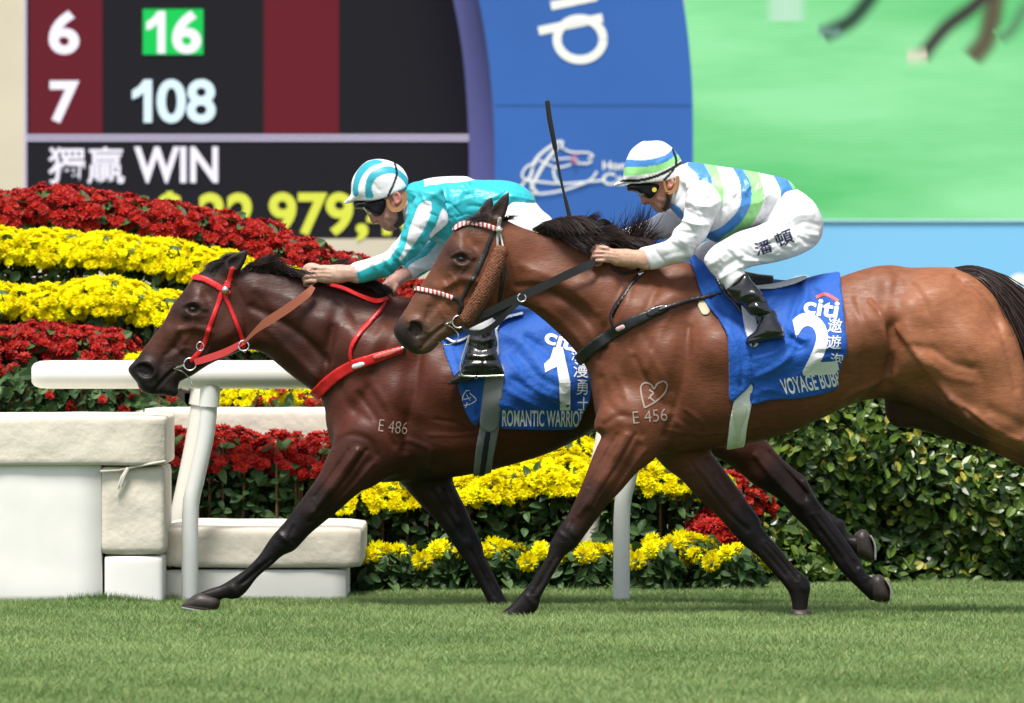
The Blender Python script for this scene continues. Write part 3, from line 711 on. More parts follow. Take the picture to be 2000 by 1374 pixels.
row(py3, [(735, 1072, 38.9, 1), (845, 1066, 38.95, 1.02), (960, 1064, 38.9, 1), (1040, 1070, 38.95, 1), (1150, 1072, 38.9, 1), (1265, 1066, 38.95, 1.02), (1330, 1050, 39.1, 1.0), (1425, 1072, 38.9, .98)], 'low yellow marigold plant at the front edge of the bed, %s from the left', 'low marigolds along the bed edge')
pr3 = protos_of('r', 1, 130, .16, .15, .14, .42, .034, seed=29, nl=150)
row(pr3, [(1400, 1000, 39.4, 1)], 'single round red bush right of the white rail post, %s', 'red bush in the bed'); pr3[0]['label'] = 'single round red bush between the marigolds and the green hedge'
row(pr2, [(1420, 925, 40.2, .95)], 'tall red plant half hidden next to the hedge, %s', 'red plants in the ground bed')
for o in list(bpy.data.objects):
    if o.get('label', '').startswith('tall red plant half'): o['label'] = 'tall red plant half hidden beside the left end of the green hedge'
    for k in ('used', 'H'):
        if k in o: del o[k]
bs = MB(); bs.box(at(660, 0, 38.8).x, at(1480, 0, 38.8).x, 38.72, 40.9, -.05, .012); o = bs.build('flower_bed', mat('bed_soil', (.05, .032, .02), .95, noise=(9, .6, 1.3))); tag(o, kind='structure')
# hedge
m_hedge = mat('hedge_leaves', (.05, .12, .02), .33, spec=.5, attr=True, trans=.18)
hd = empty('hedge', (2.4, 40.9, 0), 'dense clipped green hedge with broad glossy leaves on the right', 'hedge')
N = 12500; hx = 1.02+nr.random(N)*2.9; hz = .02+nr.random(N)*1.30; hy = 40.42+.07*np.sin(hx*7)+.06*np.sin(hz*9+hx*3)+nr.random(N)**2*.24
top = nr.random(N) < .12; hz[top] = 1.25+.07*nr.random(top.sum()); hy[top] = 40.45+nr.random(top.sum())*.9
edge = nr.random(N) < .06; hx[edge] = 1.0+.08*nr.random(edge.sum()); hy[edge] = 40.45+nr.random(edge.sum())*.9
n = np.stack([nr.normal(0, .55, N), -1+nr.normal(0, .5, N), .45+nr.normal(0, .5, N)], 1); n /= np.linalg.norm(n, axis=1, keepdims=True)
g = nr.random((N, 1))**1.6; c = (1-g)*np.array([.015, .047, .009])+g*np.array([.15, .24, .034]); yl = nr.random(N) < .06; c[yl] = np.array([.38, .36, .05])
V, F, C = leaf_cloud(np.stack([hx, hy, hz], 1), n, .042+.042*nr.random(N), nr, c)
link('leaves', np_mesh('leaves', V, F, C, False), hd, m_hedge)
mb = MB(); mb.box(1.12, 3.9, 40.74, 41.4, 0, 1.24); mb.build('branch_core', mat('hedge_inside', (.02, .03, .012), .95), hd)
# ------------------------------------------------------------------ horses
m_coat = mat('horse_coat', (.2, .08, .04), .46, spec=.27, attr=True, noise=(34, .83, 1.14), bump=(75, .0014), rvar=(30, .36, .60), stretch=(.55, 1, 1.7))
m_hair = mat('horse_hair', (.012, .008, .007), .42, spec=.5)
m_eye = mat('horse_eye', (.006, .004, .003), .04, spec=.8, coat=1)
m_hoof = mat('hoof_horn', (.034, .026, .023), .45, spec=.35, noise=(30, .7, 1.5), stretch=(1, 1, 4)); m_shoe = mat('steel_shoe', (.55, .54, .52), .3, metal=.9)
m_mark = mat('clipped_mark', (.34, .26, .22), .7)
H2 = Fig(36.0); H1 = Fig(37.11)
def leg(fig, poly, c, W, R, top, k=.045, strokes=()):
    fig.relief(poly, W, R, c, k=k, strokes=strokes)
# ---- near horse (bay)
H2.torso = dict(
 poly=[(960,462),(985,434),(1023,446),(1062,458),(1110,468),(1165,478),(1225,490),(1290,503),(1342,514),(1385,531),(1440,547),(1500,555),(1560,555),(1620,547),(1662,534),(1702,522),(1740,518),(1778,523),(1830,522),(1876,526),(1922,549),(1960,588),(1984,645),(1996,710),(2004,770),(2010,815),(1960,850),(1880,835),(1815,806),(1760,786),(1715,779),(1668,789),(1600,820),(1550,842),(1500,858),(1440,870),(1380,878),(1300,887),(1230,882),(1186,862),(1166,822),(1157,772),(1146,722),(1125,688),(1085,646),(1034,604),(1008,592),(985,560),(965,515)],
 W=[(985,470,.062),(1000,545,.068),(1060,480,.055),(1060,560,.085),(1100,620,.088),(1150,500,.06),(1150,580,.11),(1170,680,.135),(1240,510,.075),(1240,620,.185),(1215,760,.17),(1230,850,.15),(1300,520,.085),(1320,600,.19),(1300,700,.235),(1300,830,.19),(1400,570,.17),(1400,680,.275),(1400,800,.25),(1500,590,.2),(1500,690,.285),(1500,800,.24),(1600,580,.19),(1600,680,.275),(1600,770,.21),(1700,560,.17),(1700,640,.235),(1690,740,.19),(1740,560,.19),(1790,600,.235),(1800,700,.245),(1800,770,.15),(1880,580,.2),(1890,680,.25),(1900,790,.2),(1960,640,.17),(1970,740,.19)],
 R=[(985,500,.11),(1040,520,.15),(1100,560,.18),(1170,600,.24),(1250,680,.32),(1330,700,.36),(1450,700,.34),(1560,690,.31),(1660,660,.28),(1720,640,.26),(1800,650,.27),(1880,660,.26),(1960,700,.16),(1990,780,.1)],
 strokes=[ # shoulder blade, triceps, chest, neck muscles
  ([(1325,545),(1270,610),(1215,690),(1180,770)], .012, 26), ([(1350,600),(1330,700),(1310,790)], -.014, 20), ([(1225,700),(1270,760),(1300,830)], .012, 28), ([(1250,640),(1290,720),(1305,760)], -.006, 12),
  ([(1010,590),(1060,575),(1130,600),(1190,660)], -.012, 16), ([(1040,540),(1110,555),(1180,590)], .008, 22), ([(1075,640),(1130,670),(1165,720)], .008, 16), ([(1210,560),(1185,620),(1160,690)], -.008, 14), ([(1160,840),(1200,800),(1235,790)], -.012, 16), ([(1260,790),(1240,850)], .012, 26),
  # barrel: ribs, flank
  ([(1300,835),(1400,815),(1520,800),(1620,770)], .005, 22), ([(1660,590),(1680,640),(1675,700),(1660,760)], .006, 18), ([(1745,640),(1742,690),(1730,745)], -.028, 20), ([(1725,600),(1712,625),(1722,655),(1728,680)], .016, 17), ([(1640,800),(1690,765),(1740,735)], .010, 14), ([(1690,790),(1730,762),(1790,775)], -.010, 11),
  # quarters
  ([(1762,640),(1790,680),(1830,745),(1885,810),(1940,840)], .020, 17), ([(1795,680),(1850,690),(1900,730)], -.010, 16), ([(1870,545),(1930,610),(1968,690),(1985,760)], -.010, 13), ([(1735,525),(1770,560),(1800,600)], -.006, 16), ([(1840,580),(1880,640),(1900,700)], .012, 40), ([(1850,760),(1900,790),(1960,810)], -.010, 18), ([(1890,835),(1930,855),(1965,862)], .010, 12), ([(1800,560),(1850,560)], .008, 26)])
H2.relief(H2.torso['poly'], H2.torso['W'], H2.torso['R'], 0, k=.04, strokes=H2.torso['strokes'])
H2.head = dict(
 poly=[(985,432),(968,421),(945,422),(920,428),(896,441),(876,466),(862,487),(847,516),(832,542),(814,568),(794,601),(777,627),(769,640),(770,654),(780,671),(795,684),(812,692),(828,692),(842,687),(853,677),(866,664),(886,655),(915,641),(945,624),(972,608),(992,588),(1003,560),(1008,520),(1006,475)],
 W=[(975,440,.062),(930,440,.055),(900,455,.062),(890,480,.085),(903,505,.092),(870,500,.058),(930,530,.092),(960,560,.09),(985,580,.06),(950,480,.07),(990,500,.06),(850,540,.05),(880,570,.066),(920,600,.062),(940,615,.045),(830,570,.043),(850,610,.052),(880,640,.042),(805,600,.044),(820,630,.056),(800,645,.062),(785,650,.05),(810,675,.050),(835,680,.040),(850,660,.042)],
 R=[(975,470,.09),(930,500,.10),(880,530,.08),(960,570,.09),(850,590,.065),(810,640,.06),(830,680,.04),(900,630,.05)],
 strokes=[([(872,560),(900,545),(930,550)], .010, 8), ([(885,493),(900,487),(918,492),(926,503)], .012, 6), ([(880,512),(900,522),(920,517)], .004, 5), ([(930,560),(960,590),(985,585)], .004, 14), ([(915,470),(925,480)], -.010, 12), ([(870,575),(850,600),(835,625)], -.006, 9), ([(850,560),(835,590)], .004, 8), ([(858,605),(840,625)], .003, 5), ([(800,628),(818,624),(832,634),(836,648)], .010, 6), ([(870,590),(890,612)], -.004, 6)])
H2.relief(H2.head['poly'], H2.head['W'], H2.head['R'], 0, k=.022, strokes=H2.head['strokes'], sm=5)
for sd_ in (-1, 1):
    H2.chain([(871,633,2.6,.046*sd_), (852,648,2.8,.052*sd_), (835,662,2.6,.054*sd_), (820,683,2,.05*sd_)], k=.010, op='sub')
    H2.chain([(806,636,6,.066*sd_,.8), (814,643,11,.064*sd_,.8), (818,652,7,.064*sd_,.8)], k=.014, op='sub')
    H2.chain([(901,506,9.5,.089*sd_)], k=.012, op='sub')
def ears(fig, near, far):
    for pts, s_ in ((near, -1), (far, 1)):
        fig.chain(pts, k=.016); 
        fig.chain([(p[0]-4, p[1]+1, p[2]*.55, p[3]-.014, p[4]) for p in pts[1:]], k=.006, op='sub')
ears(H2, [(958,440,15,-.045,.7),(972,416,16,-.055,.55),(985,393,10,-.058,.5),(993,376,2.5,-.056,.5)], [(938,432,14,.045,.7),(948,414,13,.055,.55),(956,397,8,.058,.5),(960,386,2.2,.056,.5)])
H2.relief([(1160,838),(1174,852),(1166,872),(1155,898),(1141,936),(1126,971),(1109,1006),(1091,1032),(1075,1060),(1068,1086),(1051,1116),(1031,1145),(1012,1166),(996,1184),(975,1203),(990,1215),(1013,1211),(1036,1202),(1050,1190),(1056,1169),(1071,1140),(1088,1110),(1104,1086),(1124,1071),(1136,1055),(1147,1040),(1164,1017),(1188,985),(1212,960),(1238,930),(1252,917),(1278,897),(1302,862),(1300,800),(1252,760),(1200,776),(1168,805)],
 [(1240,800,.10),(1215,870,.085),(1190,920,.072),(1160,970,.058),(1125,1020,.044),(1102,1052,.045),(1088,1080,.036),(1062,1128,.031),(1040,1165,.035),(1020,1192,.034),(990,1208,.04)],
 [(1240,830,.15),(1215,890,.12),(1170,960,.085),(1125,1020,.066),(1105,1055,.062),(1070,1115,.042),(1040,1175,.048),(1000,1204,.03)],
 [(1240,800,-.13),(1180,940,-.13),(1100,1060,-.11),(1000,1200,-.10)], k=.05,
 strokes=[([(1225,850),(1190,920),(1155,985)], .010, 10), ([(1245,870),(1215,930),(1175,985)], -.008, 9), ([(1180,870),(1150,950)], .006, 10), ([(1108,1030),(1120,1045)], .006, 9), ([(1085,1095),(1050,1160)], .004, 6), ([(1060,1090),(1042,1130)], .004, 6), ([(1072,1100),(1048,1145)], -.004, 4)])
H2.relief([(1268,878),(1282,895),(1299,914),(1333,940),(1359,969),(1397,1004),(1423,1033),(1449,1062),(1482,1089),(1510,1120),(1531,1144),(1543,1164),(1548,1194),(1549,1212),(1577,1212),(1577,1190),(1580,1166),(1583,1146),(1577,1130),(1551,1107),(1523,1072),(1500,1046),(1488,1029),(1484,1014),(1465,988),(1449,964),(1423,929),(1404,903),(1388,880),(1370,830),(1300,820)],
 [(1320,860,.09),(1360,910,.078),(1400,960,.066),(1440,1005,.048),(1465,1035,.044),(1490,1062,.036),(1530,1105,.031),(1558,1145,.036),(1562,1185,.034)],
 [(1330,880,.12),(1380,930,.10),(1430,990,.075),(1465,1035,.058),(1510,1085,.042),(1560,1145,.05),(1562,1190,.04)],
 [(1320,850,.12),(1560,1180,.10)], k=.05,
 strokes=[([(1370,920),(1420,980),(1455,1020)], .007, 10), ([(1400,930),(1440,985)], -.006, 8), ([(1500,1060),(1555,1120)], .004, 6), ([(1490,1075),(1535,1125)], -.005, 5), ([(1480,1080),(1525,1130)], .003, 6)])
# hind legs stretched out behind, mostly beyond the picture
H2.relief([(1830,640),(1960,640),(2000,720),(2012,800),(2040,850),(2080,890),(2118,925),(2130,945),(2150,985),(2185,1060),(2205,1095),(2222,1115),(2244,1122),(2252,1150),(2215,1150),(2185,1125),(2160,1080),(2125,1010),(2098,962),(2060,925),(2000,888),(1930,858),(1880,832),(1830,780)],
 [(1900,700,.12),(1960,800,.10),(2020,850,.075),(2080,910,.055),(2115,945,.045),(2150,1020,.034),(2195,1100,.036),(2235,1140,.045)], [(1900,720,.2),(1980,830,.14),(2060,890,.09),(2115,945,.06),(2160,1040,.045),(2220,1130,.05)], [(1900,700,-.13),(2100,930,-.12),(2230,1140,-.1)], k=.06,
 strokes=[([(1900,810),(1950,845),(2010,870)], .010, 14), ([(1930,800),(1990,830)], -.008, 12)])
H2.relief([(1780,640),(1900,620),(1960,700),(1975,800),(2010,855),(2060,900),(2098,940),(2120,990),(2160,1070),(2190,1110),(2215,1130),(2225,1155),(2190,1160),(2160,1135),(2130,1085),(2090,1010),(2060,960),(2000,915),(1930,880),(1850,858),(1790,838),(1745,832),(1728,800),(1740,700)],
 [(1820,720,.10),(1800,800,.09),(1900,840,.085),(1980,880,.07),(2060,930,.05),(2110,1010,.034),(2200,1140,.042)], [(1820,720,.2),(1850,810,.10),(1960,870,.09),(2080,960,.06),(2150,1080,.045)], [(1820,700,.12),(2100,960,.12),(2210,1140,.1)], k=.05)
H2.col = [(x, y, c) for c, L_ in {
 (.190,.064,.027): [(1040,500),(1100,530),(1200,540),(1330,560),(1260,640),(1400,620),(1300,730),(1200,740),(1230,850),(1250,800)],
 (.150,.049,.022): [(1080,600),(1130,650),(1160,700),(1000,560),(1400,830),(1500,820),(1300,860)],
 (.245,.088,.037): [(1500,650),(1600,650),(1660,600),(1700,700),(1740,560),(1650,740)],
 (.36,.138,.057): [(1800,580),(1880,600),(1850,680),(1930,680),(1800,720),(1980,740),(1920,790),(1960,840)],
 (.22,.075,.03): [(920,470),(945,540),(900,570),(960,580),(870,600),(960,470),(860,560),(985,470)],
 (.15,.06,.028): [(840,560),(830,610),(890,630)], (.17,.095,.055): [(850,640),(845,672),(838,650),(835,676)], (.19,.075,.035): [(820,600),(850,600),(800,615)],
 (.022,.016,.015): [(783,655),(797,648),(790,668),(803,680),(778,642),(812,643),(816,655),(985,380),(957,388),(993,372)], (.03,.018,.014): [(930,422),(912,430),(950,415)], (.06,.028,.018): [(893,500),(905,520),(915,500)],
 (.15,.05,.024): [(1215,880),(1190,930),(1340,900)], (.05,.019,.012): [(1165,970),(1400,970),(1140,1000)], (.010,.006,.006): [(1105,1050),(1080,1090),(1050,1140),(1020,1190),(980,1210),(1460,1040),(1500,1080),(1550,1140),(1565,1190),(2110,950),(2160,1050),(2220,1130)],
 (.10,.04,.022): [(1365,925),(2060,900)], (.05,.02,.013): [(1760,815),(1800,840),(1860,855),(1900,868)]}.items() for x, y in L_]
# ---- far horse (dark bay), on the rail
H1.relief([(450,560),(462,532),(492,530),(525,533),(568,538),(605,544),(650,552),(710,563),(770,576),(830,586),(900,600),(970,612),(1040,614),(1110,606),(1180,592),(1240,582),(1300,590),(1350,612),(1385,650),(1402,710),(1405,770),(1370,810),(1320,800),(1260,800),(1210,815),(1170,836),(1110,868),(1060,890),(1000,908),(930,925),(860,936),(780,941),(727,940),(680,915),(655,885),(645,862),(637,828),(634,797),(624,775),(601,758),(578,741),(547,716),(523,696),(503,686),(484,680),(470,650),(455,600)],
 [(475,560,.062),(490,650,.065),(540,560,.058),(550,640,.088),(590,700,.088),(630,570,.06),(630,650,.115),(640,740,.125),(700,590,.08),(710,680,.175),(680,800,.16),(700,880,.15),(770,600,.09),(790,680,.19),(780,780,.23),(780,880,.19),(880,640,.16),(880,750,.27),(880,870,.24),(980,650,.2),(980,760,.28),(990,870,.22),(1080,660,.2),(1080,750,.27),(1090,840,.2),(1180,660,.2),(1170,760,.22),(1280,650,.22),(1280,740,.23),(1370,700,.17)],
 [(480,600,.11),(540,620,.15),(600,640,.19),(680,680,.26),(760,750,.34),(880,760,.35),(1000,760,.33),(1100,740,.29),(1200,700,.26),(1300,690,.25),(1380,720,.14)], 0, k=.04,
 strokes=[([(785,615),(740,680),(690,760),(655,840)], .013, 26), ([(820,660),(800,760),(790,850)], -.014, 20), ([(700,770),(745,830),(770,890)], .013, 26), ([(500,600),(570,640),(640,700)], -.010, 15), ([(505,660),(560,690),(620,740)], .008, 16), ([(660,600),(640,680),(628,750)], -.009, 14), ([(540,590),(600,600),(680,640)], .007, 24), ([(650,880),(690,850),(730,850)], -.014, 16), ([(720,760),(700,800),(690,850)], -.006, 10), ([(800,890),(900,875),(1000,850),(1100,815)], .006, 20), ([(640,690),(660,740)], .006, 12), ([(760,800),(850,840),(930,850)], -.005, 16)])
H1.relief([(474,537),(458,522),(438,512),(418,514),(398,528),(382,540),(369,555),(352,577),(338,594),(329,612),(316,635),(300,656),(283,677),(269,698),(258,710),(251,718),(251,726),(259,738),(267,748),(271,758),(280,767),(297,772),(318,772),(333,772),(345,765),(349,752),(352,746),(374,735),(394,722),(418,708),(442,698),(466,687),(482,680),(492,655),(494,620),(488,575)],
 [(460,535,.062),(420,525,.055),(392,545,.062),(378,570,.085),(380,603,.092),(350,585,.058),(410,620,.094),(440,650,.092),(465,670,.06),(430,580,.07),(470,590,.06),(330,625,.05),(355,655,.066),(395,690,.06),(420,698,.045),(305,665,.043),(330,695,.052),(365,725,.042),(285,690,.044),(295,715,.058),(280,735,.062),(264,725,.05),(290,755,.052),(320,764,.042),(340,755,.036)],
 [(455,570,.09),(410,600,.10),(360,620,.08),(440,660,.09),(330,670,.065),(290,720,.06),(310,760,.04),(380,705,.05)], 0, k=.022,
 strokes=[([(350,645),(378,640),(410,648)], .010, 8), ([(363,592),(378,586),(396,591),(404,603)], .012, 6), ([(358,612),(378,622),(398,617)], .004, 5), ([(410,660),(440,685),(462,678)], .004, 14), ([(395,565),(405,575)], -.010, 12), ([(348,665),(328,690),(318,712)], -.007, 9), ([(325,640),(312,670)], .004, 8), ([(330,700),(350,690),(358,680)], .003, 4), ([(266,712),(285,704),(302,714),(306,732)], .010, 6), ([(340,680),(365,700)], -.004, 6), ([(385,555),(360,585)], -.004, 8)], sm=5)
for sd_ in (-1, 1):
    H1.chain([(350,716,2.6,.044*sd_), (334,728,2.8,.05*sd_), (318,744,2.6,.054*sd_), (302,764,2,.05*sd_)], k=.010, op='sub')
    H1.chain([(270,720,7,.066*sd_,.8), (282,723,12,.066*sd_,.8), (294,726,8,.064*sd_,.8)], k=.014, op='sub')
    H1.chain([(377,604,9.5,.089*sd_)], k=.012, op='sub')
H1.chain([(330,762,9,0,1.6), (340,768,8,0,1.5)], k=.02)
ears(H1, [(447,530,15,-.045,.7),(458,515,17,-.055,.55),(473,500,10,-.058,.5),(482,490,2.5,-.056,.5)], [(432,520,13,.045,.7),(444,508,13,.055,.55),(455,500,8,.058,.5),(462,494,2.2,.056,.5)])
H1.relief([(648,872),(640,890),(633,905),(623,928),(603,957),(576,993),(555,1021),(532,1047),(518,1067),(507,1084),(483,1109),(457,1128),(430,1144),(408,1151),(389,1160),(386,1170),(400,1178),(422,1177),(438,1169),(455,1171),(473,1164),(484,1152),(504,1127),(531,1104),(552,1086),(574,1076),(588,1062),(606,1043),(631,1022),(660,999),(688,974),(708,959),(728,951),(750,936),(785,905),(795,830),(740,790),(690,810),(660,842)],
 [(720,830,.10),(690,890,.085),(660,930,.074),(620,985,.058),(580,1030,.045),(555,1058,.046),(530,1085,.036),(490,1122,.031),(462,1150,.036),(430,1172,.034),(390,1190,.04)],
 [(720,850,.15),(680,910,.12),(630,980,.085),(590,1030,.066),(560,1060,.062),(515,1100,.042),(465,1152,.05),(420,1178,.035)],
 [(720,830,-.13),(560,1050,-.12),(400,1190,-.11)], k=.05,
 strokes=[([(700,880),(660,940),(615,1000)], .010, 10), ([(720,900),(680,955),(640,1000)], -.008, 9), ([(645,900),(615,960)], .006, 10), ([(545,1042),(562,1052)], .006, 9), ([(535,1095),(485,1140)], .004, 6), ([(505,1098),(468,1130)], .004, 6), ([(520,1097),(478,1135)], -.004, 4)])
H1.relief([(770,925),(783,944),(812,977),(838,1004),(864,1033),(888,1068),(908,1097),(928,1131),(943,1157),(952,1178),(953,1208),(985,1208),(994,1188),(982,1158),(961,1117),(947,1088),(941,1062),(924,1026),(912,997),(897,968),(884,938),(868,880),(800,870)],
 [(820,910,.085),(850,960,.075),(885,1010,.055),(910,1055,.044),(925,1085,.036),(950,1130,.031),(970,1175,.038)], [(830,920,.12),(860,980,.09),(900,1045,.06),(935,1105,.042),(968,1175,.045)], [(820,900,.12),(970,1180,.1)], k=.05,
 strokes=[([(860,960),(895,1020)], .006, 9), ([(920,1060),(955,1130)], .004, 6)])
H1.relief([(1230,620),(1330,600),(1390,650),(1420,720),(1455,790),(1485,840),(1502,866),(1523,892),(1549,915),(1572,933),(1584,953),(1598,979),(1610,997),(1636,1032),(1665,1073),(1683,1100),(1692,1120),(1704,1128),(1716,1128),(1722,1160),(1704,1174),(1691,1164),(1667,1141),(1636,1109),(1617,1080),(1595,1055),(1574,1031),(1548,1006),(1516,972),(1476,950),(1446,925),(1410,900),(1360,875),(1310,830),(1240,760)],
 [(1320,700,.12),(1380,800,.11),(1440,860,.085),(1500,910,.06),(1550,950,.048),(1580,980,.045),(1610,1030,.034),(1650,1090,.031),(1680,1135,.036),(1708,1155,.04)],
 [(1320,720,.22),(1390,820,.16),(1450,880,.10),(1510,930,.075),(1565,975,.062),(1620,1045,.045),(1680,1135,.045)], [(1320,700,-.12),(1700,1150,-.10)], k=.06,
 strokes=[([(1500,880),(1540,930),(1570,970)], -.010, 8), ([(1480,890),(1510,930),(1560,985)], .008, 12), ([(1575,945),(1590,975)], .006, 8), ([(1600,1010),(1660,1090)], .004, 6), ([(1600,1035),(1645,1090)], -.004, 5)])
H1.relief([(1240,640),(1360,640),(1400,760),(1440,830),(1500,880),(1545,912),(1575,950),(1600,985),(1636,1012),(1648,1018),(1655,1040),(1668,1048),(1684,1040),(1695,1055),(1698,1094),(1680,1092),(1655,1072),(1628,1050),(1600,1030),(1560,1000),(1520,965),(1460,930),(1380,880),(1300,820),(1240,740)],
 [(1320,720,.11),(1400,830,.10),(1470,890,.07),(1540,945,.046),(1590,995,.034),(1640,1040,.036),(1680,1065,.042)], [(1320,720,.2),(1420,860,.12),(1520,930,.07),(1600,1005,.042),(1660,1055,.04)], [(1320,720,.12),(1680,1060,.12)], k=.05)
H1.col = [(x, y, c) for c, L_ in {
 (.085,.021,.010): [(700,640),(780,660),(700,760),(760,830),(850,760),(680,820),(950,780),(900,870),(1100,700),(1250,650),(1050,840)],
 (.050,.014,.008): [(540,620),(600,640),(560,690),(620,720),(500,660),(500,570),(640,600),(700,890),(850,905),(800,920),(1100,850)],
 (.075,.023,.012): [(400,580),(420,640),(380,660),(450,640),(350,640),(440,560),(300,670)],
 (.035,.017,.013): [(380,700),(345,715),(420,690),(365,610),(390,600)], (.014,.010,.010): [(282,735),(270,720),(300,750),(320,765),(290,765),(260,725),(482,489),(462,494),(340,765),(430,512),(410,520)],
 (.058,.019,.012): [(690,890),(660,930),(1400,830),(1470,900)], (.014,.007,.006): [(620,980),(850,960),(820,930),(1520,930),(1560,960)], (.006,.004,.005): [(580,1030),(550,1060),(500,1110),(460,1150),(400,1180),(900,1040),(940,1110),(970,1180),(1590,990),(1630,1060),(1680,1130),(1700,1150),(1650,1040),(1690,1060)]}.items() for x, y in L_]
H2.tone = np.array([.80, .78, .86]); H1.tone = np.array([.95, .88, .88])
HOOVES = {'H2': [([(984,1196),(966,1208),(962,1218),(1012,1222),(1026,1212),(1022,1200)], -.10, [(963,1219),(1012,1223)]), ([(1547,1190),(1540,1215),(1542,1224),(1584,1224),(1582,1192)], .10, [(1542,1224),(1584,1224)]), ([(2232,1118),(2262,1116),(2280,1140),(2268,1166),(2236,1162)], -.10, [(2268,1122),(2284,1150)])],
 'H1': [([(388,1158),(370,1169),(354,1182),(356,1188),(414,1197),(428,1186),(429,1170),(412,1161)], -.11, [(355,1187),(416,1197)]), ([(952,1186),(940,1204),(942,1212),(992,1212),(996,1190)], .10, [(942,1212),(992,1212)]),
        ([(1700,1130),(1714,1122),(1722,1124),(1732,1136),(1740,1158),(1736,1175),(1712,1176),(1700,1164)], -.10, [(1728,1130),(1739,1150),(1739,1172)]), ([(1668,1046),(1684,1034),(1696,1041),(1706,1062),(1707,1096),(1690,1096),(1668,1080)], .12, [(1700,1046),(1708,1064),(1709,1094)])]}
def horse(fig, key, box, label, eyepx, fine):
    for p in fig.prims:
        if p['t'] == 'r': p['strokes'] = [(q, amp*1.18, s_*.9) for q, amp, s_ in p['strokes']]
    g = Grid(fig, box, -.36, .36, .0062)
    Fd = fig.eval(g); V, F = nets(Fd, g, fig.Y); V = smooth_mesh(V, F, 2); del Fd
    V = emboss(V, F, [(q, amp*.95, s_) for q, amp, s_ in fine], side=0)
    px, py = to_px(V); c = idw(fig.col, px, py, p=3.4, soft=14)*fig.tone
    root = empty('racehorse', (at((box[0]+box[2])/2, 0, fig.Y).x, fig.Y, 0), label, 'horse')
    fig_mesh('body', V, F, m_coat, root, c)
    fig.bvh = bvh_of(V, F); fig.root = root
    for s_ in (-1, 1):
        import bmesh
        bm = bmesh.new(); bmesh.ops.create_uvsphere(bm, u_segments=20, v_segments=12, radius=.0205)
        hit = fig.bvh.ray_cast(at(eyepx[0], eyepx[1], fig.Y)+Vector((0, .5*s_, 0)), Vector((0, -s_, 0)))[0]
        p = hit-Vector((0, .0115*s_, 0))
        for v in bm.verts: v.co = p+v.co*1.0
        me = bpy.data.meshes.new('eye'); bm.to_mesh(me); bm.free(); me.polygons.foreach_set('use_smooth', [True]*len(me.polygons)); link('eye', me, root, m_eye)
    for poly, c_, shoe in HOOVES[key]:
        f = Fig(fig.Y); xs = [p[0] for p in poly]; ys = [p[1] for p in poly]
        f.relief(poly, .052, .05, c_, sub=4, sm=3)
        gg = Grid(f, (min(xs)-14, min(ys)-14, max(xs)+14, max(ys)+14), c_-.08, c_+.08, .005)
        v, q = nets(f.eval(gg), gg, fig.Y); h = fig_mesh('hoof', smooth_mesh(v, q, 2), q, m_hoof, root)
        a = [at(x, y, fig.Y+c_) for x, y in shoe]; mb = MB()
        mb.ribbon([Vector(v) for v in spline([tuple(v) for v in a], 4)], .095, .010, nrm=((a[-1]-a[0]).cross(Vector((0, 1, 0))).normalized())); mb.build('horseshoe', m_shoe, h, bevel=.003)
    return root
